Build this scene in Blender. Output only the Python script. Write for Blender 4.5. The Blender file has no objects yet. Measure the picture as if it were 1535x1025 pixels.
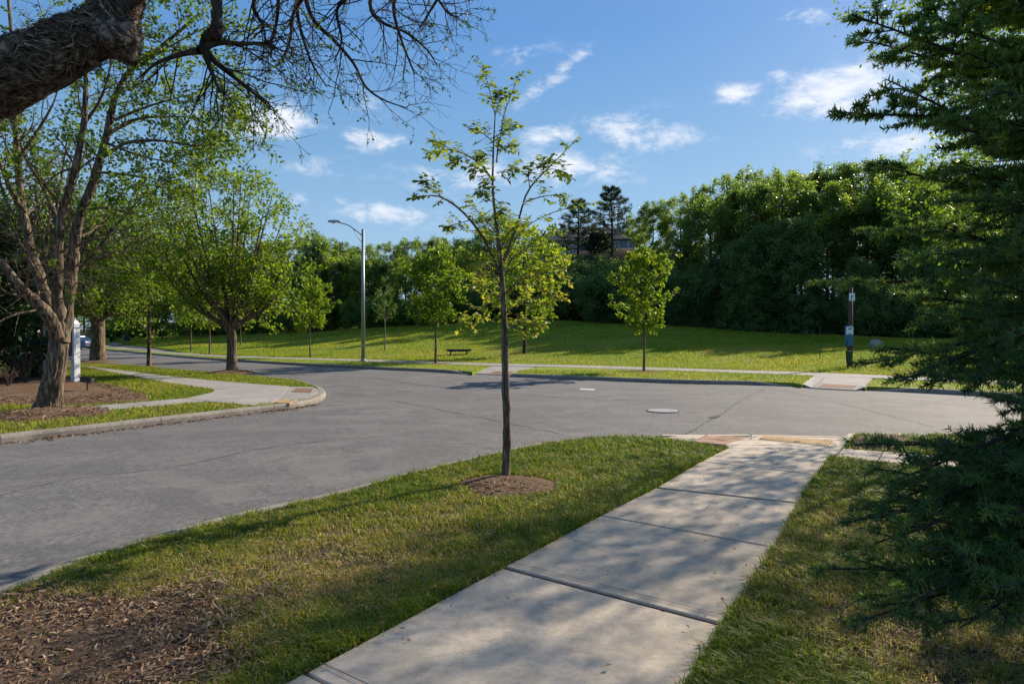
import bpy, math, random
import numpy as np
from mathutils import Vector, Matrix

# ------------------------------------------------------------------ camera
sc = bpy.context.scene
COL = sc.collection
FPX, CX, CY, EYE = 1000.0, 767.5, 512.5, 1.6
PITCH = math.radians(0.72)
cam_data = bpy.data.cameras.new("camera")
cam_data.sensor_width = 36
cam_data.lens = 36 * FPX / 1535.0
cam_data.clip_start = 0.05
cam_data.clip_end = 3000
cam = bpy.data.objects.new("camera", cam_data)
cam.location = (0, 0, EYE)
cam.rotation_euler = (math.radians(90) - PITCH, 0, 0)
COL.objects.link(cam)
sc.camera = cam

# ------------------------------------------------------------------ sun, sky, exposure
SUN_AZ, SUN_EL = math.radians(47), math.radians(28)
sv = Vector((math.sin(SUN_AZ) * math.cos(SUN_EL), math.cos(SUN_AZ) * math.cos(SUN_EL), math.sin(SUN_EL)))
sl = bpy.data.lights.new("sun", 'SUN')
sl.energy = 5.0
sl.angle = math.radians(0.55)
sl.color = (1.0, 0.86, 0.68)
so = bpy.data.objects.new("sun", sl)
so.rotation_euler = (-sv).to_track_quat('-Z', 'Y').to_euler()
so.location = (20, 20, 30)
COL.objects.link(so)

w = bpy.data.worlds.new("World")
sc.world = w
w.use_nodes = True
wn, wl = w.node_tree.nodes, w.node_tree.links
wn.clear()

def M_(op, a, b=None, c=None, nt=None):
    nt = nt or w.node_tree
    n = nt.nodes.new('ShaderNodeMath'); n.operation = op
    for i, v in enumerate((a, b, c)):
        if v is None: continue
        if isinstance(v, (int, float)): n.inputs[i].default_value = v
        else: nt.links.new(v, n.inputs[i])
    return n.outputs[0]

SKY_STRENGTH = 0.12
EXPOSURE = 0.75
sky = wn.new('ShaderNodeTexSky'); sky.sky_type = 'NISHITA'; sky.sun_disc = False
sky.sun_elevation = SUN_EL; sky.sun_rotation = SUN_AZ
sky.air_density = 1.0; sky.dust_density = 0.6; sky.ozone_density = 2.2
hs = wn.new('ShaderNodeHueSaturation'); hs.inputs['Saturation'].default_value = 1.08; hs.inputs['Value'].default_value = 1.0
wl.new(sky.outputs[0], hs.inputs['Color'])
tc = wn.new('ShaderNodeTexCoord')
sx = wn.new('ShaderNodeSeparateXYZ'); wl.new(tc.outputs['Generated'], sx.inputs[0])
az = M_('ARCTAN2', sx.outputs[0], sx.outputs[1])
el = M_('ARCSINE', sx.outputs[2])
mp = wn.new('ShaderNodeCombineXYZ')
wl.new(M_('MULTIPLY', az, 9.0), mp.inputs[0]); wl.new(M_('MULTIPLY', el, 19.0), mp.inputs[1])
nz = wn.new('ShaderNodeTexNoise'); nz.inputs['Scale'].default_value = 1.5; nz.inputs['Detail'].default_value = 9
nz.inputs['Roughness'].default_value = 0.68; nz.inputs['Distortion'].default_value = 0.25
wl.new(mp.outputs[0], nz.inputs['Vector'])
cl = [(1245,138,62,22,1.1,0),(1112,138,30,11,.95,0),(1165,108,12,6,.6,0),(562,208,32,11,.95,0),(385,180,62,22,.95,0),
      (945,198,66,18,.72,0),(855,248,52,20,.95,0),(720,258,50,15,.62,0),(832,203,36,10,.72,0),(588,320,52,12,.85,0),
      (500,303,16,7,.6,0),(1320,212,60,13,.75,0),(1205,25,36,10,.55,0),(835,112,44,11,.62,.6),(782,80,36,10,.5,0),
      (545,155,32,13,.5,0),(485,248,55,12,.45,0),(640,332,60,10,.5,0),(110,300,90,20,.5,0),(1450,110,90,20,.7,0),(450,296,16,8,.7,0),
      (700,262,70,20,.6,0),(1290,140,40,16,.8,0),(880,262,50,14,.7,0),(985,215,60,8,.6,.1)]
tot = None
for (px, py, ww, hh, s, tilt) in cl:
    a0 = math.atan((px - CX) / FPX)
    e0 = math.atan((CY - py) / FPX * math.cos(a0)) - PITCH
    sc_ = math.cos(a0) ** 2
    da = M_('SUBTRACT', az, a0); de = M_('SUBTRACT', el, e0)
    if tilt: de = M_('SUBTRACT', de, M_('MULTIPLY', da, tilt))
    qa = M_('POWER', M_('ABSOLUTE', M_('DIVIDE', da, ww / FPX * sc_)), 2.0)
    qe = M_('POWER', M_('ABSOLUTE', M_('DIVIDE', de, hh / FPX * math.cos(a0))), 2.0)
    g = M_('MULTIPLY', M_('EXPONENT', M_('MULTIPLY', M_('ADD', qa, qe), -0.42)), s)
    tot = g if tot is None else M_('MAXIMUM', tot, g)
# cloud cover from gaussian masks broken up by noise
den = M_('ADD', tot, M_('MULTIPLY', M_('SUBTRACT', nz.outputs[0], 0.5), 3.2))
rmp = wn.new('ShaderNodeMapRange'); rmp.interpolation_type = 'SMOOTHSTEP'
rmp.inputs[1].default_value = 0.18; rmp.inputs[2].default_value = 1.25
wl.new(den, rmp.inputs[0])
mask = M_('MULTIPLY', M_('MULTIPLY', rmp.outputs[0], M_('MINIMUM', M_('MULTIPLY', tot, 2.2), 1.0)), 0.88)
veil = M_('MULTIPLY', M_('POWER', M_('MAXIMUM', M_('SUBTRACT', 1.0, M_('ABSOLUTE', M_('MULTIPLY', el, 1.9))), 0.0), 2.0), 0.42)
mixv = wn.new('ShaderNodeMix'); mixv.data_type = 'RGBA'
wl.new(veil, mixv.inputs[0]); wl.new(hs.outputs[0], mixv.inputs[6]); mixv.inputs[7].default_value = (2.2, 3.3, 4.6, 1)
# clear-air gradient by elevation, blended with the physical sky to tame the glow on the sun side
sg_ = wn.new('ShaderNodeValToRGB'); wl.new(M_('DIVIDE', el, 1.5708), sg_.inputs[0])
K_ = 1 / (SKY_STRENGTH * 2 ** EXPOSURE)
for i_, (p_, c_) in enumerate([(0.0, (.40, .58, .78)), (.10, (.285, .48, .71)), (.17, (.185, .39, .655)), (.27, (.105, .295, .655)), (.5, (.14, .27, .52)), (1.0, (.24, .32, .48))]):
    e_ = sg_.color_ramp.elements[i_] if i_ < 1 else sg_.color_ramp.elements.new(p_) if i_ < 5 else sg_.color_ramp.elements[-1]
    e_.position = p_; e_.color = (*c_, 1)
sgm = wn.new('ShaderNodeMix'); sgm.data_type = 'RGBA'; sgm.blend_type = 'MULTIPLY'; sgm.inputs[0].default_value = 1
wl.new(sg_.outputs[0], sgm.inputs[6]); sgm.inputs[7].default_value = (K_, K_, K_, 1)
mixg = wn.new('ShaderNodeMix'); mixg.data_type = 'RGBA'; mixg.inputs[0].default_value = .82
wl.new(mixv.outputs[2], mixg.inputs[6]); wl.new(sgm.outputs[2], mixg.inputs[7]); mixv = mixg
mixc = wn.new('ShaderNodeMix'); mixc.data_type = 'RGBA'
wl.new(mask, mixc.inputs[0]); wl.new(mixv.outputs[2], mixc.inputs[6]); mixc.inputs[7].default_value = (5.0, 5.1, 5.4, 1)
bg = wn.new('ShaderNodeBackground'); bg.inputs[1].default_value = SKY_STRENGTH
wl.new(mixc.outputs[2], bg.inputs[0])
wo = wn.new('ShaderNodeOutputWorld'); wl.new(bg.outputs[0], wo.inputs[0])

sc.view_settings.view_transform = 'Standard'
sc.view_settings.look = 'None'
sc.view_settings.gamma = 1
sc.view_settings.exposure = EXPOSURE
sc.render.engine = 'CYCLES'
sc.cycles.max_bounces = 6
sc.cycles.diffuse_bounces = 3
sc.cycles.glossy_bounces = 2
sc.cycles.transmission_bounces = 4
sc.cycles.use_denoising = True
sc.cycles.use_adaptive_sampling = True

# ------------------------------------------------------------------ helpers
cp_, sp_ = math.cos(PITCH), math.sin(PITCH)
def ray(px, py):
    x, z = (px - CX) / FPX, -(py - CY) / FPX
    return np.array([x, cp_ + z * sp_, -sp_ + z * cp_])
def G(px, py, z=0.0):
    d = ray(px, py); t = (z - EYE) / d[2]
    return np.array([d[0] * t, d[1] * t, z])
def P(px, py, Y):
    d = ray(px, py); t = Y / d[1]
    return np.array([d[0] * t, Y, EYE + d[2] * t])
def GL(pts, z=0.0): return [G(a, b, z) for a, b in pts]

def mesh_np(name, verts, faces_list, mat=None, parent=None, tint=None, mats=None, mat_idx=None, smooth=False):
    """faces_list: list of (n,k) int arrays"""
    me = bpy.data.meshes.new(name)
    verts = np.asarray(verts, dtype=np.float32).reshape(-1, 3)
    me.vertices.add(len(verts)); me.vertices.foreach_set('co', verts.ravel())
    fl = [np.asarray(f, dtype=np.int32) for f in faces_list if len(f)]
    nl = sum(f.size for f in fl); npoly = sum(len(f) for f in fl)
    me.loops.add(nl); me.loops.foreach_set('vertex_index', np.concatenate([f.ravel() for f in fl]))
    tots = np.concatenate([np.full(len(f), f.shape[1], dtype=np.int32) for f in fl])
    starts = np.concatenate([[0], np.cumsum(tots)[:-1]]).astype(np.int32)
    me.polygons.add(npoly)
    me.polygons.foreach_set('loop_start', starts)
    me.polygons.foreach_set('loop_total', tots)
    if mat_idx is not None: me.polygons.foreach_set('material_index', np.asarray(mat_idx, dtype=np.int32))
    if smooth: me.polygons.foreach_set('use_smooth', np.ones(npoly, dtype=bool))
    if tint is not None:
        at = me.attributes.new('tint', 'FLOAT', 'FACE'); at.data.foreach_set('value', np.asarray(tint, dtype=np.float32))
    for m in (mats or [mat]):
        if m: me.materials.append(m)
    me.update(calc_edges=True)
    o = bpy.data.objects.new(name, me); COL.objects.link(o)
    if parent: o.parent = parent
    return o

class MB:
    """collects simple solids into one mesh"""
    def __init__(s): s.v = []; s.f = []
    def add(s, vs, fs):
        b = len(s.v); s.v += [tuple(map(float, v)) for v in vs]; s.f += [tuple(i + b for i in f) for f in fs]; return s
    def box(s, c, d, rz=0.0, rx=0.0, ry=0.0):
        m = Matrix.Translation(c) @ Matrix.Rotation(rz, 4, 'Z') @ Matrix.Rotation(ry, 4, 'Y') @ Matrix.Rotation(rx, 4, 'X')
        vs = [m @ Vector((x * d[0] / 2, y * d[1] / 2, z * d[2] / 2)) for x in (-1, 1) for y in (-1, 1) for z in (-1, 1)]
        return s.add(vs, [(0, 1, 3, 2), (4, 6, 7, 5), (0, 4, 5, 1), (2, 3, 7, 6), (0, 2, 6, 4), (1, 5, 7, 3)])
    def cyl(s, a, b, r0, r1, n=12):
        a, b = Vector(a), Vector(b); d = (b - a).normalized(); u = d.orthogonal().normalized(); v = d.cross(u)
        vs = [a + (u * math.cos(t) + v * math.sin(t)) * r0 for t in [2 * math.pi * i / n for i in range(n)]]
        vs += [b + (u * math.cos(t) + v * math.sin(t)) * r1 for t in [2 * math.pi * i / n for i in range(n)]]
        return s.add(vs, [(i, (i + 1) % n, n + (i + 1) % n, n + i) for i in range(n)] + [tuple(range(n))[::-1], tuple(range(n, 2 * n))])
    def prism(s, poly, z0, z1):
        n = len(poly)
        vs = [(p[0], p[1], z0) for p in poly] + [(p[0], p[1], z1) for p in poly]
        return s.add(vs, [tuple(range(n))[::-1], tuple(range(n, 2 * n))] + [(i, (i + 1) % n, n + (i + 1) % n, n + i) for i in range(n)])
    def build(s, name, mat, parent=None, bevel=0.0, smooth=False, loc=None):
        me = bpy.data.meshes.new(name); me.from_pydata(s.v, [], s.f); me.materials.append(mat)
        import bmesh
        bm = bmesh.new(); bm.from_mesh(me); bmesh.ops.recalc_face_normals(bm, faces=bm.faces)
        if smooth:
            for f in bm.faces: f.smooth = True
        bm.to_mesh(me); bm.free()
        o = bpy.data.objects.new(name, me); COL.objects.link(o)
        if parent: o.parent = parent
        if loc is not None: o.location = loc
        if bevel:
            b = o.modifiers.new("bevel", 'BEVEL'); b.width = bevel; b.segments = 2; b.limit_method = 'ANGLE'; b.harden_normals = False
        return o

def tag(o, label=None, cat=None, group=None, kind=None):
    if label: o['label'] = label
    if cat: o['category'] = cat
    if group: o['group'] = group
    if kind: o['kind'] = kind
    return o
def empty(name, loc, label=None, cat=None, group=None, rz=0.0, kind=None):
    o = bpy.data.objects.new(name, None); COL.objects.link(o)
    o.location = tuple(float(v) for v in loc); o.rotation_euler = (0, 0, rz); o.empty_display_size = 0.2
    return tag(o, label, cat, group, kind)
def copy_tree(o, parent=None):
    c = o.copy(); COL.objects.link(c)
    if parent: c.parent = parent
    for ch in list(o.children): copy_tree(ch, c)
    return c

def hash2(i, j, seed=0):
    h = (i.astype(np.int64) * 374761393 + j.astype(np.int64) * 668265263 + seed * 974634777) & 0xffffffff
    h = ((h ^ (h >> 13)) * 1274126177) & 0xffffffff
    return ((h ^ (h >> 16)) & 0xffff) / 65535.0
def vnoise(x, y, seed=0):
    xi, yi = np.floor(x), np.floor(y); fx, fy = x - xi, y - yi
    fx = fx * fx * (3 - 2 * fx); fy = fy * fy * (3 - 2 * fy)
    xi = xi.astype(np.int64); yi = yi.astype(np.int64)
    a, b = hash2(xi, yi, seed), hash2(xi + 1, yi, seed); c, d = hash2(xi, yi + 1, seed), hash2(xi + 1, yi + 1, seed)
    return (a * (1 - fx) + b * fx) * (1 - fy) + (c * (1 - fx) + d * fx) * fy
def fbm(x, y, seed=0, o=4):
    s = 0; a = .5
    for k in range(o): s = s + a * vnoise(x * 2 ** k, y * 2 ** k, seed + k * 7); a *= .5
    return s / (1 - .5 ** o)
def inpoly(x, y, poly):
    poly = np.asarray(poly)[:, :2]; ins = np.zeros(x.shape, bool); n = len(poly); j = n - 1
    for i in range(n):
        xi, yi = poly[i]; xj, yj = poly[j]
        c = ((yi > y) != (yj > y)) & (x < (xj - xi) * (y - yi) / (yj - yi + 1e-12) + xi)
        ins ^= c; j = i
    return ins
def dist_poly(x, y, poly, closed=True):
    poly = np.asarray(poly)[:, :2]; d = np.full(x.shape, 1e9); n = len(poly)
    for i in range(n if closed else n - 1):
        a, b = poly[i], poly[(i + 1) % n]; ab = b - a; L = (ab ** 2).sum() + 1e-12
        t = np.clip(((x - a[0]) * ab[0] + (y - a[1]) * ab[1]) / L, 0, 1)
        d = np.minimum(d, np.hypot(x - a[0] - t * ab[0], y - a[1] - t * ab[1]))
    return d

# ------------------------------------------------------------------ materials
class NT:
    def __init__(s, name):
        s.m = bpy.data.materials.new(name); s.m.use_nodes = True; s.t = s.m.node_tree; s.t.nodes.clear()
        s.out = s.t.nodes.new('ShaderNodeOutputMaterial')
    def n(s, t, **k):
        x = s.t.nodes.new(t)
        for a, b in k.items(): setattr(x, a, b)
        return x
    def l(s, a, b): s.t.links.new(a, b)
    def coord(s, kind='Object', scale=None):
        if kind == 'World':
            c = s.n('ShaderNodeNewGeometry').outputs['Position']
        else: c = s.n('ShaderNodeTexCoord').outputs[kind]
        if scale is not None:
            m = s.n('ShaderNodeMapping'); m.inputs['Scale'].default_value = scale; s.l(c, m.inputs[0]); c = m.outputs[0]
        return c
    def noise(s, vec, scale, detail=4, rough=.55, dist=0.0):
        x = s.n('ShaderNodeTexNoise'); x.inputs['Scale'].default_value = scale; x.inputs['Detail'].default_value = detail
        x.inputs['Roughness'].default_value = rough; x.inputs['Distortion'].default_value = dist
        s.l(vec, x.inputs['Vector']); return x.outputs[0]
    def voro(s, vec, scale, feature='F1', out=0):
        x = s.n('ShaderNodeTexVoronoi', feature=feature); x.inputs['Scale'].default_value = scale; s.l(vec, x.inputs['Vector']); return x.outputs[out]
    def ramp(s, fac, stops, interp='LINEAR'):
        x = s.n('ShaderNodeValToRGB'); cr = x.color_ramp; cr.interpolation = interp
        while len(cr.elements) < len(stops): cr.elements.new(.5)
        for e, (p, c) in zip(cr.elements, stops): e.position = p; e.color = (c[0], c[1], c[2], 1) if not isinstance(c, (int, float)) else (c, c, c, 1)
        s.l(fac, x.inputs[0]); return x.outputs[0]
    def mix(s, f, a, b, mode='MIX'):
        x = s.n('ShaderNodeMix', data_type='RGBA', blend_type=mode)
        for i, v in ((0, f), (6, a), (7, b)):
            if isinstance(v, (int, float)): x.inputs[i].default_value = v
            elif isinstance(v, tuple): x.inputs[i].default_value = (*v, 1)
            else: s.l(v, x.inputs[i])
        return x.outputs[2]
    def bump(s, h, strength=.4, dist=.01, prev=None):
        x = s.n('ShaderNodeBump'); x.inputs['Strength'].default_value = strength; x.inputs['Distance'].default_value = dist
        s.l(h, x.inputs['Height'])
        if prev: s.l(prev, x.inputs['Normal'])
        return x.outputs[0]
    def math(s, op, a, b=None): return M_(op, a, b, nt=s.t)
    def bsdf(s, col, rough=.8, normal=None, metal=0.0, spec=.5):
        x = s.n('ShaderNodeBsdfPrincipled')
        if isinstance(col, tuple): x.inputs['Base Color'].default_value = (*col, 1)
        else: s.l(col, x.inputs['Base Color'])
        if isinstance(rough, (int, float)): x.inputs['Roughness'].default_value = rough
        else: s.l(rough, x.inputs['Roughness'])
        x.inputs['Metallic'].default_value = metal; x.inputs['Specular IOR Level'].default_value = spec
        if normal: s.l(normal, x.inputs['Normal'])
        s.l(x.outputs[0], s.out.inputs[0]); return x

def leaf_mat(name, stops, trans=.42, tcol=(1.0, 1.0, .45), rough=.5, obj_var=.18, tgain=1.6, spec=.35):
    t = NT(name)
    a = t.n('ShaderNodeAttribute', attribute_name='tint')
    oi = t.n('ShaderNodeObjectInfo')
    fac = t.math('ADD', a.outputs['Fac'], t.math('MULTIPLY', t.math('SUBTRACT', oi.outputs['Random'], .5), obj_var))
    col = t.ramp(fac, stops)
    pb = t.n('ShaderNodeBsdfPrincipled'); t.l(col, pb.inputs['Base Color']); pb.inputs['Roughness'].default_value = rough
    pb.inputs['Specular IOR Level'].default_value = spec
    tr = t.n('ShaderNodeBsdfTranslucent')
    t.l(t.mix(1.0, col, tuple(c * tgain for c in tcol), 'MULTIPLY'), tr.inputs[0])
    mx = t.n('ShaderNodeMixShader'); mx.inputs[0].default_value = trans
    t.l(pb.outputs[0], mx.inputs[1]); t.l(tr.outputs[0], mx.inputs[2]); t.l(mx.outputs[0], t.out.inputs[0])
    return t.m

def bark_mat(name, c1, c2, c3, sc_=(1, 1, .18), s=18, bump=.8, dist=.02):
    t = NT(name); v = t.coord('Object', sc_)
    n1 = t.noise(v, s, 6, .62, .6); n2 = t.noise(t.coord('Object'), 2.2, 3)
    vo = t.voro(v, s * .9)
    h = t.mix(.5, n1, vo)
    col = t.ramp(n1, [(.38, c1), (.5, c2), (.62, c3)])
    col = t.mix(t.ramp(n2, [(.4, 0.0), (.7, .35)]), col, tuple(x * .6 for x in c2))
    t.bsdf(col, .92, t.bump(h, bump, dist), spec=.2); return t.m

MAT = {}
def asphalt():
    t = NT('asphalt'); v = t.coord('World')
    big = t.noise(v, .22, 4, .6); mid = t.noise(v, 1.7, 5, .6); fine = t.noise(v, 70, 3, .7); sp = t.voro(v, 160)
    mp2 = t.n('ShaderNodeMapping'); mp2.inputs['Rotation'].default_value = (0, 0, math.radians(38)); mp2.inputs['Scale'].default_value = (.18, 1.1, 1)
    t.l(v, mp2.inputs[0]); streak = t.noise(mp2.outputs[0], 1.8, 6, .7)
    mp3 = t.n('ShaderNodeMapping'); mp3.inputs['Rotation'].default_value = (0, 0, math.radians(-31)); mp3.inputs['Scale'].default_value = (.12, 1.0, 1)
    t.l(v, mp3.inputs[0]); st2 = t.noise(mp3.outputs[0], .9, 4, .65)
    c = t.ramp(fine, [(.28, (.085, .083, .083)), (.5, (.145, .140, .138)), (.75, (.22, .212, .205))])
    c = t.mix(t.ramp(streak, [(.40, 0.0), (.60, .65)]), c, (.098, .097, .10))
    c = t.mix(t.ramp(st2, [(.44, 0.0), (.58, .6)]), c, (.18, .174, .168))
    c = t.mix(t.ramp(mid, [(.35, .35), (.6, 0.0)]), c, (.10, .098, .10))
    sp2 = t.noise(v, 22, 4, .75); c = t.mix(t.ramp(sp2, [(.38, .8), (.5, 0.0)]), c, (.07, .07, .072)); c = t.mix(t.ramp(sp2, [(.54, 0.0), (.68, .7)]), c, (.25, .245, .235))
    sp3 = t.noise(v, 6.5, 5, .8); c = t.mix(t.ramp(sp3, [(.40, .3), (.5, 0.0)]), c, (.085, .085, .088)); c = t.mix(t.ramp(sp3, [(.53, 0.0), (.62, .35)]), c, (.20, .195, .19))
    blot = t.noise(v, .55, 6, .7, 1.2); c = t.mix(t.ramp(blot, [(.48, 0.0), (.58, .5)]), c, (.085, .083, .086)); b2 = t.noise(v, .35, 5, .65, 2.0); c = t.mix(t.ramp(b2, [(.52, 0.0), (.6, .35)]), c, (.20, .192, .182))
    c = t.mix(t.ramp(sp, [(.05, .6), (.2, 0.0)]), c, (.36, .34, .31))
    vc = t.n('ShaderNodeTexVoronoi', feature='DISTANCE_TO_EDGE'); vc.inputs['Scale'].default_value = .08; 
    nv = t.n('ShaderNodeTexNoise'); nv.inputs['Scale'].default_value = 1.5; t.l(v, nv.inputs[0])
    vv = t.n('ShaderNodeVectorMath', operation='MULTIPLY_ADD'); t.l(nv.outputs[1], vv.inputs[0]); vv.inputs[1].default_value = (1.6, 1.6, 0); t.l(v, vv.inputs[2]); t.l(vv.outputs[0], vc.inputs['Vector'])
    c = t.mix(t.ramp(vc.outputs[0], [(0.0, .35), (.0012, 0.0)]), c, (.04, .04, .04))
    c = t.mix(t.ramp(big, [(.4, 0.0), (.6, .3)]), c, (.115, .112, .113))
    h = t.mix(.5, fine, sp)
    t.bsdf(c, .86, t.bump(h, .5, .006), spec=.3); return t.m
MAT['asphalt'] = asphalt()
def concrete(name, c1, c2, c3):
    t = NT(name); v = t.coord('World')
    a = t.noise(v, 1.1, 6, .62); b = t.noise(v, 14, 5, .65); f = t.noise(v, 180, 2, .7)
    c = t.ramp(a, [(.33, c1), (.52, c2), (.7, c3)])
    c = t.mix(t.ramp(b, [(.38, .45), (.56, 0.0)]), c, tuple(x * .62 for x in c1))
    c = t.mix(t.ramp(f, [(.3, .35), (.55, 0.0)]), c, tuple(x * .5 for x in c1))
    c = t.mix(t.ramp(f, [(.6, 0.0), (.8, .5)]), c, (.62, .57, .50))
    st_ = t.noise(v, 3.1, 7, .72, .8); c = t.mix(t.ramp(st_, [(.50, 0.0), (.66, .38)]), c, tuple(x * .55 for x in c1)); st2 = t.noise(v, 42, 3, .7); c = t.mix(t.ramp(st2, [(.34, .3), (.48, 0.0)]), c, tuple(x * .6 for x in c1))
    isl_ = t.n('ShaderNodeNewGeometry').outputs['Random Per Island']; c = t.mix(t.ramp(isl_, [(0.0, .22), (1.0, 0.0)]), c, tuple(x * .55 for x in c1)); mpb = t.n('ShaderNodeMapping'); mpb.inputs['Scale'].default_value = (6, 60, 1); mpb.inputs['Rotation'].default_value = (0, 0, .57); t.l(v, mpb.inputs[0]); bro = t.noise(mpb.outputs[0], 2.0, 3, .6); c = t.mix(t.ramp(bro, [(.35, .2), (.55, 0.0)]), c, tuple(x * .6 for x in c1))
    pit = t.voro(v, 11); c = t.mix(t.ramp(pit, [(.03, .8), (.06, 0.0)]), c, (.10, .085, .07))
    t.bsdf(c, .88, t.bump(t.mix(.6, f, b), .45, .004), spec=.25); return t.m
MAT['walk'] = concrete('sidewalk_concrete', (.50, .425, .335), (.58, .495, .395), (.65, .56, .455))
MAT['walkgrey'] = concrete('pale_grey_concrete', (.30, .285, .265), (.37, .35, .325), (.44, .42, .39))
MAT['kerb'] = concrete('kerb_concrete', (.24, .215, .185), (.32, .29, .25), (.40, .365, .32))
def soil(name, stops, s=30):
    t = NT(name); v = t.coord('World'); n = t.noise(v, s, 6, .7, .5); n2 = t.noise(v, 1.3, 4)
    c = t.ramp(n, stops); c = t.mix(t.ramp(n2, [(.4, 0.0), (.65, .4)]), c, stops[0][1])
    t.bsdf(c, .95, t.bump(n, .9, .03), spec=.1); return t.m
MAT['soil'] = soil('dry_soil', [(.3, (.05, .035, .022)), (.5, (.105, .075, .048)), (.72, (.17, .125, .08))])
MAT['mulch'] = soil('mulch_bed', [(.3, (.07, .042, .026)), (.5, (.17, .108, .068)), (.72, (.28, .19, .125))])
def turf(name, dark, mid, light, dry, forest=None):
    t = NT(name); v = t.coord('World')
    a = t.noise(v, .11, 4, .6); b = t.noise(v, .9, 5, .65); f = t.noise(v, 30, 4, .75)
    s2 = t.n('ShaderNodeMapping'); s2.inputs['Scale'].default_value = (.05, .5, .2); s2.inputs['Rotation'].default_value = (0, 0, .5); t.l(v, s2.inputs[0]); st = t.noise(s2.outputs[0], 1.0, 4, .6, .4)
    c = t.ramp(f, [(.28, dark), (.5, mid), (.72, light)])
    c = t.mix(t.ramp(b, [(.45, 0.0), (.75, .55)]), c, dry)
    c = t.mix(t.ramp(a, [(.35, .5), (.6, 0.0)]), c, mid)
    c = t.mix(t.ramp(st, [(.4, 0.0), (.62, .45)]), c, tuple(x * .72 for x in mid))
    t.bsdf(c, .9, t.bump(t.mix(.4, f, b), .9, .05), spec=.15); return t.m
MAT['lawn'] = turf('park_lawn', (.11, .165, .012), (.20, .27, .022), (.28, .35, .038), (.28, .28, .045))
MAT['turf'] = turf('verge_turf', (.06, .075, .012), (.11, .13, .022), (.18, .18, .035), (.21, .16, .07))
MAT['floor'] = soil('forest_floor', [(.3, (.018, .014, .008)), (.5, (.045, .034, .018)), (.72, (.08, .07, .03))], 6)
def plain(name, col, rough=.5, metal=0.0, spec=.5, nz_=.12, s=12):
    t = NT(name); n = t.noise(t.coord('Object'), s, 4, .6)
    c = t.ramp(n, [(.3, tuple(x * (1 - nz_) for x in col)), (.7, tuple(min(1, x * (1 + nz_)) for x in col))])
    t.bsdf(c, rough, t.bump(n, .1, .003), metal=metal, spec=spec); return t.m
MAT['white'] = plain('white_paint', (.72, .72, .74), .5)
MAT['panel'] = plain('dark_taupe_panel', (.115, .10, .105), .6)
MAT['dark'] = plain('black_metal', (.02, .022, .02), .5)
MAT['galv'] = plain('galvanised_steel', (.30, .31, .31), .5, .55, nz_=.18)
MAT['lamp'] = plain('lamp_head_grey', (.34, .36, .38), .4, .3)
MAT['glass'] = plain('lamp_lens', (.5, .55, .6), .15)
MAT['dgreen'] = plain('dark_green_paint', (.018, .035, .02), .45)
MAT['blue'] = plain('teal_blue_paint', (.012, .10, .19), .4)
MAT['signwhite'] = plain('sign_white', (.62, .70, .78), .5)
MAT['wood'] = plain('weathered_wood', (.065, .040, .030), .85, s=30, nz_=.3)
MAT['carblue'] = plain('car_paint_blue', (.075, .14, .24), .25, .3)
MAT['carwhite'] = plain('car_paint_silver', (.45, .52, .58), .25, .2)
MAT['carglass'] = plain('car_glass', (.015, .02, .025), .08)
MAT['rubber'] = plain('tyre_rubber', (.015, .015, .015), .8)
MAT['rim'] = plain('wheel_rim', (.4, .4, .42), .3, .8)
MAT['tail'] = plain('tail_light_red', (.45, .02, .02), .25)
MAT['iron'] = plain('cast_iron_lid', (.42, .41, .40), .6, s=30)
MAT['hole'] = plain('road_patch_dark', (.015, .014, .013), .95)
MAT['sealant'] = plain('crack_sealant', (.03, .03, .03), .8)
MAT['mark'] = plain('worn_white_paint', (.55, .54, .52), .8, s=25, nz_=.3)
MAT['tan'] = concrete('tan_tactile', (.40, .27, .13), (.50, .34, .17), (.58, .42, .23))
MAT['brick'] = concrete('brick_tactile', (.22, .12, .075), (.29, .17, .11), (.34, .21, .14))
MAT['pink'] = concrete('pink_pavers', (.36, .21, .14), (.42, .25, .17), (.47, .30, .21))
MAT['siding'] = plain('grey_siding', (.22, .215, .22), .8)
MAT['roofing'] = plain('roof_shingle', (.105, .085, .08), .9, nz_=.3, s=3)
MAT['brown'] = plain('brown_gable', (.12, .05, .035), .8)
MAT['window'] = plain('window_glass', (.10, .14, .19), .08)
MAT['trim'] = plain('white_trim', (.6, .6, .6), .6)
def chip_mat(name, stops):
    t = NT(name); a = t.n('ShaderNodeAttribute', attribute_name='tint'); c = t.ramp(a.outputs['Fac'], stops)
    t.bsdf(c, .9, spec=.15); return t.m
MAT['chips'] = chip_mat('wood_chips', [(0.0, (.05, .028, .017)), (.35, (.16, .098, .060)), (.7, (.31, .205, .13)), (1.0, (.55, .42, .29))])
MAT['flake'] = chip_mat('bark_flakes', [(0.0, (.03, .022, .015)), (.45, (.10, .075, .05)), (.8, (.23, .18, .125)), (1.0, (.42, .35, .26))])
MAT['blade'] = leaf_mat('grass_blades', [(0.0, (.036, .066, .008)), (.25, (.090, .150, .014)), (.5, (.165, .225, .020)), (.66, (.26, .265, .032)), (.8, (.31, .24, .10)), (1.0, (.46, .37, .21))], .45, obj_var=0, spec=.15)
MAT['leaf_y'] = leaf_mat('leaf_yellow_green', [(0.0, (.062, .105, .010)), (.4, (.120, .185, .015)), (.75, (.195, .245, .022)), (1.0, (.29, .29, .03))], .52, tcol=(.95, 1.0, .45), tgain=1.8)
MAT['leaf_s'] = leaf_mat('leaf_sapling', [(0.0, (.09, .13, .03)), (.4, (.15, .20, .04)), (.75, (.22, .25, .04)), (1.0, (.32, .26, .04))], .5, tgain=2.0)
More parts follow.
